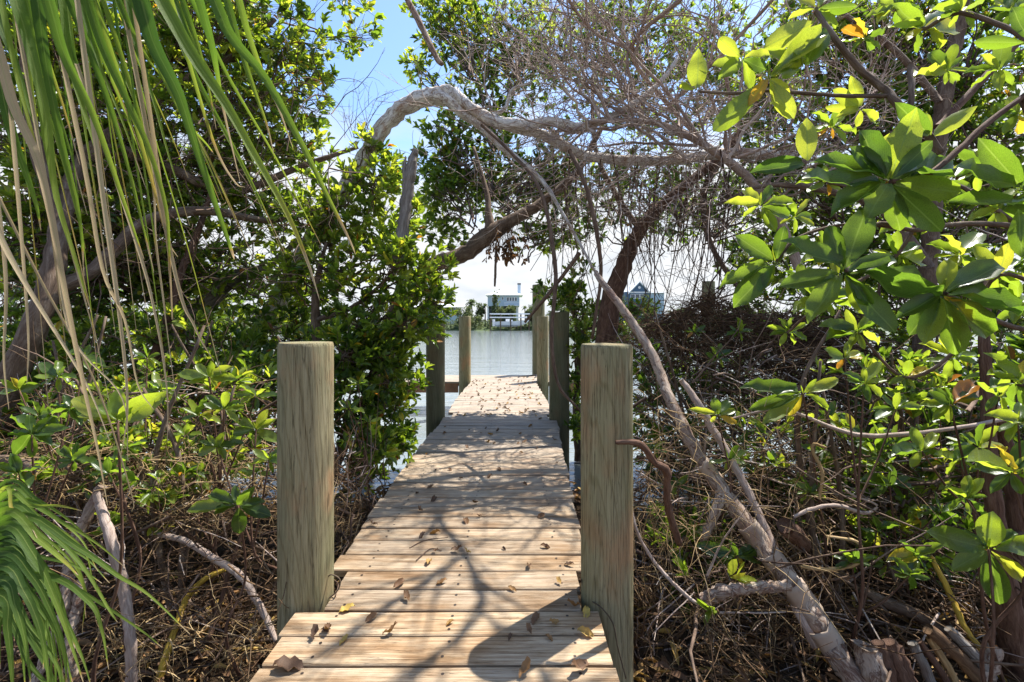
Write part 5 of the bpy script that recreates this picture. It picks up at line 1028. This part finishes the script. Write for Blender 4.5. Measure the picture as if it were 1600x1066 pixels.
for a in ((1440, 45, 1.8, 55), (1500, 20, 1.7, 55), (1400, 15, 1.9, 50), (1470, 290, 1.7, 60), (1560, 330, 1.6, 60), (1400, 400, 1.8, 55), (1560, 430, 1.7, 60), (1290, 470, 1.8, 50), (1340, 520, 1.9, 50), (1290, 285, 1.8, 45), (1590, 600, 1.7, 55), (1230, 520, 2.0, 38), (1415, 590, 1.9, 40), (1480, 110, 1.9, 50), (1560, 110, 1.8, 55), (1380, 240, 2.0, 45), (1240, 340, 2.0, 40), (1530, 270, 1.8, 55), (1420, 340, 1.9, 50), (1590, 180, 1.7, 55), (1300, 400, 2.0, 45), (1500, 400, 1.8, 55), (1590, 480, 1.8, 55), (1490, 560, 1.9, 50), (1250, 440, 2.1, 36), (1350, 60, 2.0, 42), (1580, 20, 1.8, 50), (1300, 200, 2.0, 40)):
    auto_rosette(hb_, *a, n=8, tlo=.25, thi=.84)
limb(hb_, [(1400, 15, 1.9, 4), (1440, 45, 1.8, 6), (1500, 20, 1.7, 7), (1600, 60, 1.6, 8), (1650, 120, 1.5, 8)], 'bark', sides=7)
limb(hb_, [(1230, 520, 2.0, 4), (1290, 470, 1.85, 5), (1400, 400, 1.8, 6), (1470, 290, 1.7, 6), (1560, 330, 1.6, 7), (1680, 420, 1.6, 8)], 'bark', sides=7)
limb(hb_, [(1340, 520, 1.9, 4), (1415, 590, 1.9, 5), (1500, 540, 1.8, 6), (1560, 430, 1.7, 6), (1680, 480, 1.6, 8)], 'bark', sides=7)
limb(hb_, [(1290, 285, 1.8, 4), (1380, 300, 1.75, 5), (1470, 290, 1.7, 6)], 'bark', sides=7)
limb(hb_, [(1590, 600, 1.7, 6), (1660, 620, 1.7, 8), (1720, 700, 1.8, 9)], 'bark', sides=7)

def seedling(px, py, d, label, tips=None, Lpx=50, n=8, stem_to=None, thi=.8, extra=(), cat='seedling', name='mangrove_seedling', group='broad leaved mangrove seedlings on the banks'):
    base = gp((stem_to if stem_to is not None else px) + rng.uniform(-70, 70), d + .15); rt = empty(name, base, label, cat, group)
    c = P(px, py, d); t = Tubes(); b_ = np.array(base); m = b_ * .4 + c * .6 + rng.normal(size=3) * .05; t.one([b_ - [0, 0, .03], b_ * .7 + c * .3 + rng.normal(size=3) * .05, m, c], [.009, .008, .006, .0045], 7); t.build('stem', MAT['redbark'], rt)
    if tips: hero_rosette(rt, px, py, d, tips)
    else: auto_rosette(rt, px, py, d, Lpx, n, .1, thi)
    for (ex, ey, ed, el) in extra:
        e = P(ex, ey, ed); t = Tubes(); t.one([m, (m + e) / 2 + [0, 0, -.03], e], [.006, .005, .004], 6); t.build('stem', MAT['redbark'], rt); auto_rosette(rt, ex, ey, ed, el, 7, .1, thi)
    return rt
seedling(1545, 660 + 198, 2.0, 'seedling with a pale upright leaf and one yellow leaf at the lower right', [(1440, 830, .36, .4, .8), (1550, 802, .62, .62, .95), (1650, 850, .36, .45), (1562, 946, .44, .2, .9), (1606, 906, .36, .885, .9), (1488, 890, .42, .35, .8), (1500, 826, .34, .14), (1590, 830, .34, .3)], stem_to=1590)
seedling(1485, 633, 2.2, 'leafy sprig with narrow leaves in front of the forked brown trunk', Lpx=52, n=9, stem_to=1560, extra=((1440, 705, 2.3, 45), (1530, 700, 2.25, 50), (1560, 620, 2.1, 50), (1500, 720, 2.3, 42)))
seedling(1255, 615, 2.7, 'sprig of grey green and yellow leaves in the middle of the right bank', [(1168, 596, .3, .25), (1210, 612, .34, .4), (1276, 592, .26, .6), (1308, 594, .3, .8), (1230, 650, .4, .86), (1170, 640, .26, .3), (1190, 665, .26, .72), (1300, 640, .3, .5)], stem_to=1300)
seedling(1122, 650, 2.8, 'small sprig with one round upright leaf beside the thin leaning stick', [(1078, 638, .24, .78), (1116, 622, .6, .45, .95), (1140, 624, .5, .3), (1150, 662, .4, .87), (1108, 660, .4, .8), (1150, 640, .3, .6)], stem_to=1150)
seedling(1140, 720, 2.9, 'small dark green sprig right of the peeling dead trunk', Lpx=34, n=6, extra=((1265, 800 - 30, 2.8, 30),))
seedling(1150, 870, 2.6, 'dark green sprig growing under the peeling dead trunk with orange leaf', [(1090, 850, .4, .1), (1120, 880, .4, .2), (1180, 850, .4, .12), (1195, 870, .4, .2), (1165, 890, .4, .89), (1110, 868, .34, .3), (1140, 845, .4, .2)])
seedling(1390, 760, 2.8, 'shaded green sprig under the level grey branch', Lpx=40, n=7, thi=.4, extra=((1430, 870, 2.6, 42), (1470, 800, 2.7, 40)))
seedling(1120, 560, 4.2, 'green sprig standing on the brown root mound', Lpx=26, n=8, thi=.6, extra=((1155, 520, 4.3, 26), (1085, 520, 4.4, 20)))
seedling(184, 658, 1.9, 'bright seedling with four big pale leaves at the left', [(118, 625, .36, .8), (184, 608, .5, .5), (250, 618, .42, .66, .85), (228, 650, .4, .74), (150, 650, .44, .7), (120, 648, .24, .82), (212, 628, .4, .4), (150, 630, .4, .6)], stem_to=190)
seedling(327, 590, 2.6, 'bright seedling with upright pale leaves behind the near left post', [(282, 585, .36, .7), (306, 568, .4, .74), (330, 564, .4, .66), (356, 572, .42, .78), (366, 590, .4, .6), (340, 604, .4, .82), (296, 600, .34, .5)], extra=((350, 640, 2.5, 36), (310, 650, 2.6, 34), (400, 620, 2.6, 34)))
seedling(400, 672, 2.5, 'seedling with wide green leaves touching the near left post', [(430, 655, .36, .7), (436, 690, .4, .6), (385, 690, .4, .3), (372, 656, .4, .5), (418, 640, .4, .8), (360, 676, .4, .4)], extra=((420, 720, 2.4, 32), (340, 700, 2.5, 34)))
seedling(372, 790, 2.3, 'deep green rosette low beside the near left post', [(325, 770, .36, .2), (330, 800, .4, .1), (366, 758, .4, .15), (396, 762, .4, .3), (424, 806, .42, .12, .8), (374, 832, .5, .15), (290, 796, .26, .6), (410, 780, .4, .2)])
seedling(50, 680, 2.4, 'dark shaded seedling at the left edge above the palmetto', Lpx=50, n=8, thi=.35, extra=((110, 640, 2.6, 45), (30, 740, 2.3, 42), (115, 720, 2.4, 40)))
seedling(170, 740, 2.3, 'small seedling near the orange leaf at the left', Lpx=32, n=7, thi=.5, extra=((180, 720, 2.4, 22),))
seedling(1350, 600, 2.4, 'leafy sprig hanging above the level grey branch', Lpx=44, n=8, extra=((1400, 640, 2.5, 40), (1320, 560, 2.5, 40)))
seedling(1580, 740, 1.9, 'large leaved sprig against the forked brown trunk at the picture edge', Lpx=62, n=9, extra=((1510, 780, 2.1, 45), (1590, 660, 1.9, 55)))
seedling(1330, 880, 2.5, 'low dark green sprig before the cut stems', Lpx=34, n=7, thi=.4, extra=((1420, 900, 2.5, 36), (1370, 830, 2.7, 34)))
seedling(1060, 760, 3.0, 'dark sprig just past the near right post', Lpx=26, n=7, thi=.4, extra=((1020, 700, 3.2, 24), (1080, 830, 2.9, 28)))
seedling(250, 610, 3.0, 'green seedling between the two bright ones at the left', Lpx=34, n=8, extra=((230, 560, 3.2, 30), (290, 680, 2.8, 30), (200, 700, 2.6, 30)))
seedling(90, 590, 2.8, 'green seedling close to the dark trunk at the left edge', Lpx=36, n=8, thi=.6, extra=((30, 610, 2.8, 36), (130, 560, 3.0, 30), (60, 650, 2.6, 34)))
seedling(310, 740, 2.7, 'small green sprig in the straw behind the near left post', Lpx=26, n=7, thi=.7, extra=((270, 720, 2.8, 24), (400, 740, 2.7, 26), (240, 780, 2.6, 24)))
seedling(545, 640, 3.6, 'sunlit sprig just right of the near left post', Lpx=24, n=7, extra=((560, 600, 3.7, 24), (540, 690, 3.6, 22), (575, 660, 3.8, 22)))
ol = hero_leaf(hb_, 168, 705, 2.25, 172, 680, 2.25, .6, .89, .9); ol.parent = None
ol.location = ol.matrix_local.translation + hb_.location; ol.name = 'orange_leaf'; tag(ol, 'single orange leaf caught among the green seedlings at the left', 'leaf')

# ------------------------------------------------------------------ palm blades hanging in at the upper left
def blade(root, pts, wpx, tan_from=.75, t0=.2, name='leaflet', fold=.35, seg=26, all_tan=False, sag=0):
    """pts rows px, py, distance; width in photo pixels"""
    c = cr_curve([P(*p) for p in pts], seg); tn = nrm(np.gradient(c, axis=0)); d = np.array([p[2] for p in pts]).mean()
    view = nrm(np.array([0, 0, EYE]) - c); tw_ = rng.uniform(-.5, .5); sdv = nrm(np.cross(tn, view + np.array([tw_, 0, 0]))); nn = np.cross(sdv, tn)
    s = np.linspace(0, 1, seg); w = wpx * d / F / 2 * (.9 - .1 * s) * np.clip((1 - s) / .8, 0, 1) ** .9 + .0006
    w = w[:, None]; L_ = c + sdv * w + nn * w * fold; R_ = c - sdv * w + nn * w * fold
    V = np.concatenate([L_, c, R_]); q = [(i_, i_ + 1, i_ + seg + 1, i_ + seg) for i_ in range(2 * seg - 1) if i_ % seg != seg - 1]
    base = np.full(seg, t0) + .3 * np.clip((s - .35) / .4, 0, 1) * (tan_from < 1)
    tt = np.where(s > tan_from, .72 + np.clip((s - tan_from) * 2.2, 0, .26), base); 
    if all_tan: tt = np.full(seg, rng.uniform(.82, .95))
    mesh_np(name, V - np.array(root.location), [np.array(q)], MAT['palm'], None, {'tint': ('FLOAT', np.concatenate([tt, np.minimum(tt + .04, 1), tt])), 'luv': ('FLOAT_VECTOR', np.column_stack([np.tile(s * 6, 3) + rng.random() * 50, np.repeat([-1., 0, 1.], seg), np.zeros(3 * seg)]))}).parent = root
    return c
pf = empty('palm_frond', P(150, -380, 1.3), 'green palm frond hanging down over the upper left corner', 'palm frond')
stem = hero_branch('midrib', [(-260, -330, 1.25, 30), (-50, -400, 1.3, 30), (150, -380, 1.3, 26), (350, -300, 1.35, 18), (450, -200, 1.4, 10)], MAT['yellowstem'], None, 10, 30)[0]; stem.data.transform(Matrix.Translation(-Vector(pf.location))); stem.parent = pf
k3 = 2.664
def bl(pts, w, tf, t0, d=1.25, dd=.1, **k):
    q_ = [(x / k3, y / k3) for x, y in pts]; x0, y0 = q_[0]; x1, y1 = q_[1]
    f_ = (-330 - y0) / (y1 - y0); f_ = max(f_, -4.5); top = (x0 + (x1 - x0) * f_, y0 + (y1 - y0) * f_)
    q_ = [top] + q_; n_ = len(q_); tf = tf + .13 if tf < .8 else tf; blade(pf, [(a, b, d + dd * (i_ / (n_ - 1) - .4)) for i_, (a, b) in enumerate(q_)], w / k3 * .78, tf, t0, **k)
bl([(50, -50), (110, 150), (190, 480), (230, 800), (320, 1100), (380, 1300)], 64, .93, .28)
bl([(150, -50), (190, 250), (250, 560), (330, 900), (350, 1150)], 62, .88, .08, 1.3)
bl([(190, -50), (270, 230), (390, 480), (520, 850), (600, 1080)], 66, .92, .2, 1.2)
bl([(350, -50), (430, 200), (530, 420), (620, 620), (690, 860), (705, 1066), (715, 1330)], 46, .72, .25, 1.35)
bl([(575, -50), (640, 180), (740, 380), (800, 560), (880, 800), (960, 1030), (975, 1080)], 84, .84, .02, 1.2)
bl([(640, -50), (800, 230), (930, 420), (1050, 630), (1190, 880), (1280, 1090), (1330, 1250)], 74, .8, .34, 1.15)
bl([(870, -50), (960, 150), (1100, 320), (1250, 590), (1350, 790), (1450, 990), (1480, 1060)], 62, .66, .22, 1.25)
bl([(930, -50), (1000, 200), (1060, 380), (1110, 520), (1140, 640)], 40, .66, .3, 1.35)
bl([(980, -50), (1040, 160), (1100, 320), (1160, 450), (1220, 620)], 40, .4, .4, 1.3)
bl([(820, -50), (880, 170), (905, 300), (930, 450), (1000, 760)], 52, .62, .16, 1.4)
bl([(740, -50), (820, 180), (870, 380), (900, 540)], 34, .7, .3, 1.45)
bl([(470, -50), (560, 150), (640, 280), (720, 360)], 34, .95, .25, 1.4)
bl([(-20, 60), (60, 250), (140, 500), (190, 600)], 44, .97, .05, 1.4)
bl([(-30, 200), (40, 520), (100, 700), (150, 850), (170, 960)], 60, .9, .05, 1.3)
bl([(270, -50), (370, 200), (450, 420), (530, 680), (600, 960), (640, 1130)], 40, .85, .15, 1.45)
bl([(110, 0), (150, 180), (170, 420), (200, 640), (260, 900), (330, 1160), (400, 1420)], 42, .62, .3, 1.5)
bl([(380, -50), (470, 240), (560, 500), (640, 780), (700, 1000), (740, 1070)], 34, .7, .45, 1.4)
bl([(520, -50), (570, 200), (640, 420), (700, 640), (790, 940)], 30, .95, .2, 1.5)
bl([(250, -50), (300, 300), (400, 620), (440, 860), (470, 1000)], 36, .8, .3, 1.5)
bl([(600, -50), (680, 260), (760, 480), (860, 600), (890, 640)], 32, .9, .2, 1.5)
bl([(430, 0), (520, 280), (600, 560), (640, 800), (650, 1000), (690, 1300)], 24, .5, .45, 1.5)
bl([(700, -50), (800, 300), (900, 620), (980, 760), (1020, 780)], 26, .45, .5, 1.4)
for _ in range(22):
    x0 = rng.uniform(-30, 800); sl = .25 + x0 / 2600; ln = rng.uniform(500, 1150); bl([(x0, -50), (x0 + sl * ln * .3, ln * .3), (x0 + sl * ln * .68, ln * .66), (x0 + sl * ln, ln)], rng.uniform(14, 34), rng.uniform(.7, 1.0), rng.uniform(.05, .5), rng.uniform(1.3, 1.8))
for _ in range(12):
    x0 = rng.uniform(-30, 520); sl = rng.uniform(.02, .22) + x0 / 5000; ln = rng.uniform(1000, 1700); bl([(x0, -50), (x0 + sl * ln * .3, ln * .3), (x0 + sl * ln * .68, ln * .66), (x0 + sl * ln, ln)], rng.uniform(7, 18), rng.uniform(.55, .85), rng.uniform(.1, .5), rng.uniform(1.4, 1.9))
df = empty('dead_palm_frond', P(20, -200, 1.1), 'dry tan palm blades hanging full length down the left side', 'palm frond')
for pts, w, d in (([(-60, -60), (-10, 60), (20, 165), (55, 240), (78, 330), (100, 450), (130, 600), (152, 700), (168, 790)], 21, 1.05), ([(-80, 150), (-20, 320), (10, 390), (50, 460), (100, 540), (140, 610), (172, 690)], 13, 1.1),
                  ([(60, -80), (130, 250), (160, 420), (195, 500), (215, 600), (240, 640)], 9, 1.3), ([(110, -80), (160, 300), (190, 520), (199, 640), (188, 715)], 10, 1.3), ([(200, -60), (258, 340), (266, 430), (270, 500)], 10, 1.4),
                  ([(180, -60), (270, 410), (304, 510), (334, 565)], 9, 1.4), ([(-20, 200), (8, 420), (6, 560), (14, 640)], 8, 1.4), ([(120, 100), (210, 370), (240, 480), (260, 600), (262, 690)], 7, 1.5), ([(20, 0), (80, 330), (110, 520), (190, 620), (200, 720)], 6, 1.4),
                  ([(-30, 250), (60, 430), (150, 600), (205, 770), (206, 800)], 6, 1.5), ([(10, 100), (30, 330), (44, 520), (42, 600)], 8, 1.3)):
    blade(df, [(a, b, d) for a, b in pts], w * .7, 2, .9, 'dry_blade', all_tan=True)

# palmetto at the lower left
pm = empty('palmetto', P(-130, 1000, 1.35), 'low green palmetto fan spreading from the lower left corner', 'palmetto')
hub = (-120, 930)
st_ = hero_branch('stalk', [(-160, 1250, 1.5, 26), (-140, 1080, 1.42, 24), (hub[0], hub[1], 1.35, 22)], MAT['yellowstem'], None, 10, 20)[0]; st_.data.transform(Matrix.Translation(-Vector(pm.location))); st_.parent = pm
kk = 3.27
for pts, w, t0, d in (([(0, 200), (200, 340), (330, 450), (400, 520)], 62, .45, 1.25), ([(50, 215), (400, 380), (600, 520), (760, 620), (970, 820)], 48, .28, 1.3), ([(0, 270), (170, 410), (280, 640), (360, 860), (430, 1080)], 66, .3, 1.22), ([(200, 520), (450, 650), (520, 800), (555, 1000)], 50, .3, 1.4),
                      ([(0, 120), (160, 165), (300, 165), (420, 190)], 40, .45, 1.5), ([(0, 160), (250, 300), (420, 470), (560, 700), (600, 760)], 44, .3, 1.45), ([(0, 330), (250, 500), (480, 640), (720, 800), (830, 890)], 36, .25, 1.5), ([(60, 150), (320, 250), (500, 360), (640, 480)], 34, .4, 1.5),
                      ([(0, 400), (160, 520), (260, 700), (330, 900), (340, 1100)], 60, .15, 1.35), ([(0, 470), (120, 600), (200, 780), (240, 980), (250, 1150)], 66, .12, 1.3), ([(0, 540), (80, 680), (130, 860), (160, 1100)], 70, .12, 1.25), ([(0, 620), (40, 800), (60, 1000), (70, 1200)], 70, .2, 1.3),
                      ([(0, 350), (190, 420), (380, 470), (520, 560)], 40, .15, 1.5), ([(0, 420), (220, 560), (340, 760), (420, 940), (470, 1100)], 44, .2, 1.5), ([(0, 500), (180, 640), (300, 840), (380, 1100)], 46, .12, 1.5), ([(0, 90), (60, 180), (130, 220), (190, 330)], 26, .7, 1.3), ([(220, 600), (240, 760), (230, 860), (220, 1000)], 30, .25, 1.4),
                      ([(0, 450), (100, 560), (170, 720), (200, 900)], 60, .1, 1.55), ([(0, 580), (60, 700), (110, 900), (130, 1100)], 60, .1, 1.55), ([(0, 300), (140, 380), (260, 520), (330, 700), (350, 860)], 50, .12, 1.6), ([(0, 640), (-10, 800), (0, 1000)], 70, .12, 1.5), ([(0, 250), (200, 330), (420, 420), (560, 560)], 34, .15, 1.65)) + tuple(([([0][0], 280 + 28 * k_), (150 + 14 * (k_ % 5), 400 + 38 * k_), (260 + 20 * (k_ % 4), 600 + 40 * k_), (350 + 36 * (k_ % 4) - 12 * k_, 830 + 44 * k_)], 40, .12 + .03 * (k_ % 4), 1.4 + .05 * (k_ % 5)) for k_ in range(16)) + tuple(([(0, 60 + 26 * k_), (200, 140 + 40 * k_), (380 + 20 * (k_ % 3), 260 + 60 * k_), (520 - 20 * k_, 420 + 80 * k_)], 30, .3 + .04 * (k_ % 3), 1.6) for k_ in range(6)):
    q_ = [(hub[0], hub[1])] + [(x / kk, 740 + y / kk) for x, y in pts]; n_ = len(q_)
    blade(pm, [(a, b, d + .1 * (1 - i_ / (n_ - 1))) for i_, (a, b) in enumerate(q_)], w / kk * .74, .93, max(.02, t0 - .13), 'leaf_blade')

# ------------------------------------------------------------------ cut stumps at the lower right
sg = 'cut stems at the lower right corner'
bs = empty('cut_stump', gp(1385, 2.28), 'broad cut stump of layered reddish bark at the bottom edge', 'stump', sg)
for k_, (x0, y0, x1, y1, w_) in enumerate(((1352, 1012, 1385, 1110, 34), (1372, 1004, 1410, 1110, 20), (1388, 1003, 1432, 1110, 22), (1398, 1008, 1445, 1110, 18), (1362, 1008, 1396, 1110, 16))):
    hb2 = hero_branch('bark_slab', [(x0, y0, 2.28, w_), ((x0 + x1) / 2, (y0 + y1) / 2, 2.26 - .01 * k_, w_), (x1, y1, 2.25, w_ * 1.1)], MAT['pole' if k_ in (0, 4) else 'redbark'], None, 9, 16, .12)[0]; hb2.data.transform(Matrix.Translation(-Vector(bs.location))); hb2.parent = bs
for lb, x0, y0, x1, y1, w_, mt_ in (('slanting cut stem just right of the broad stump', 1425, 1004, 1470, 1110, 14, 'snag'), ('thin pale cut stem with yellow middle near the broad stump', 1452, 996, 1510, 1100, 11, 'straw'), ('thickest brown cut stem leaning over at the bottom right', 1450, 982, 1540, 1070, 19, 'root'),
                                ('grey cut stem highest of the bundle beside the forked trunk', 1482, 982, 1550, 1060, 14, 'snag'), ('short dark cut stem between the broad stump and the thick brown one', 1436, 1002, 1500, 1100, 10, 'redbark'), ('stubby split piece of stem against the forked trunk', 1556, 1012, 1530, 1066, 22, 'pole')):
    stick('cut_branch', lb, [(x0, y0, 2.35, w_), ((x0 + x1) / 2 + 3, (y0 + y1) / 2, 2.32, w_ * 1.05), (x1, y1, 2.3, w_ * 1.1)], mt_, 'cut branch', 10, 16, .07, sg)
ce = stick('sawn_branch', 'short sawn off branch with pale round end in the middle of the right bank', [(1226, 820, 2.55, 24), (1238, 832, 2.6, 26), (1256, 850, 2.7, 24)], 'redbark', 'cut branch', 14, 14, .04)

# ------------------------------------------------------------------ fallen leaves on the boards
FL = [((450, 1046), 'large reddish brown fallen leaf on the nearest board, close to its left end', .17, .1), ((542, 955), 'yellow crumpled fallen leaf beside the gap near the left post', .11, .95), ((636, 938), 'orange brown leaf standing on edge in the middle of the boards', .09, .5), ((610, 993), 'brown leaf lying across the gap at the wide front boards', .1, .45),
      ((538, 1003), 'small yellow brown curled leaf near the left end of the front boards', .08, .85), ((512, 988), 'thin brown leaf at the left tip of the front board', .1, .3), ((820, 1055), 'yellow and brown leaf pair at the bottom edge of the boards', .11, .8), ((905, 1048), 'red brown curled leaf at the lower right of the front board', .13, .3), ((898, 952), 'brown leaf near the foot of the right post', .1, .5),
      ((916, 960), 'yellow leaf against the foot of the right post', .1, .95), ((915, 994), 'crumpled yellow leaf at the right edge of the front boards', .11, .9), ((858, 1000), 'small tan leaf in the post shadow', .06, .8), ((728, 869 - 52), 'brown folded leaf in the middle of the walkway, sixth board row', .1, .45), ((670, 880), 'yellow brown curled leaf mid boards beyond the shadow', .1, .75),
      ((690, 912), 'tan leaf fragment in the centre of the boards', .09, .6), ((624, 915), 'crumpled brown leaf on the boards left of centre', .1, .4), ((730, 866), 'small yellow leaf exactly mid board', .07, .95), ((800, 923), 'orange flat leaf on a board right of centre', .07, .7), ((852, 857), 'dark brown leaf near the right edge of the boards', .09, .2), ((703, 976), 'tiny orange leaf on the wide front board', .06, .8),
      ((866, 978), 'dry tan leaf by the tip of the post shadow edge', .08, .8), ((656, 800), 'brown leaf on the shaded left boards', .09, .35), ((765, 746), 'reddish brown leaf on the shaded boards near the middle', .1, .3), ((780, 735), 'curled brown leaf behind the reddish one in the shade', .11, .4), ((846, 809), 'brown leaf by the right edge in half shade', .09, .45), ((820, 758), 'small dark leaf on the shaded boards', .07, .15)]
def fallen(px, py, L, t, label, group=None):
    d = F * EYE / (py - HY); x = (px - HX) / F * d; a = rng.uniform(0, 6.28); tl = rng.uniform(-.04, .12)
    o = bpy.data.objects.new('fallen_leaf', leaf_me('dry', int(rng.choice([5, 6, 7])), round(float(t) * 8) / 8)); n_ = Vector((rng.normal() * .3, rng.normal() * .3, 1)).normalized()
    x -= math.cos(a) * L / 2; d -= math.sin(a) * L / 2
    o.matrix_local = leaf_matrix(np.array([x, d, .008 + L * .06]), np.array([math.cos(a), math.sin(a), tl]), n_, L, L * rng.uniform(.4, .55)); link(o); return tag(o, label, 'fallen leaf', group)
for (p_, lb, L_, t_) in FL: fallen(*p_, L_ * .72, t_, lb)
n_f = 0
while n_f < 185:
    y_ = 1.9 + (11.2 - 1.9) * rng.random() ** (1.0); x_ = rng.uniform(edge(left_e, y_) + .05, edge(right_e, y_) - .05)
    if rng.random() < .55: y_ = rng.uniform(6.5, 10.6); x_ = rng.uniform(-.9, .5)
    t_ = rng.random() ** 1.6; zone = 'sunlit boards near the water end' if y_ > 8 else 'shaded grey boards between the middle posts' if y_ > 5.5 else 'dappled boards halfway along the walk' if y_ > 3.2 else 'sunny boards beside the near posts'
    L_ = rng.uniform(.03, .075) * (1.15 if y_ > 5 else 1); cl = 'dark brown' if t_ < .3 else 'rusty brown' if t_ < .6 else 'orange brown' if t_ < .85 else 'yellowish'
    fallen(HX + x_ / y_ * F, HY + EYE / y_ * F, L_, t_, ('larger ' if L_ > .065 else 'small ') + cl + ' dry leaf lying on the ' + zone, 'dry leaves scattered on the ' + zone); n_f += 1
for lb, pts in (('thin dark wire looped round the foot of the near left post', [(514, 935, .0), (528, 922, .03), (531, 906, .05), (518, 898, .04), (508, 905, .02)]), ('thin vine curling down the foot of the near right post over the board ends', [(908, 905, .1), (916, 932, .03), (940, 950, .01), (958, 975, -.01), (965, 1010, -.1), (978, 1060, -.25)])):
    pp = []
    for a, b, h in pts: d_ = 2.16 if b > 940 else 2.3; pp.append(P(a, b, d_))
    t = Tubes(); t.one(pp, .0035, 5, 30, rough=.02); o = t.build('wire' if 'wire' in lb else 'vine', MAT['joist'], origin=pp[0]); tag(o, lb, 'wire' if 'wire' in lb else 'vine')
# thin twigs lying on the boards
for lb, pts in (('thin dark twig lying across the shaded boards', [(800, 702), (830, 697), (866, 700)]), ('forked dry twig on the boards left of centre', [(640, 858), (665, 846), (700, 842)]), ('thin curved twig on the sunlit boards', [(650, 878), (672, 860), (690, 862)]), ('short twig near the left end of a sunlit board', [(515, 905), (528, 915), (524, 935)])):
    t = Tubes(); pp = [np.array([(a - HX) / F * (F * EYE / (b - HY)), F * EYE / (b - HY), .008]) for a, b in pts]; t.one(pp, .003, 5); o = t.build('twig', MAT['twigdark'], origin=pp[0]); tag(o, lb, 'twig')

print('TRIS', sum(len(o.data.loops) - 2 * len(o.data.polygons) for o in bpy.data.objects if o.type == 'MESH'))
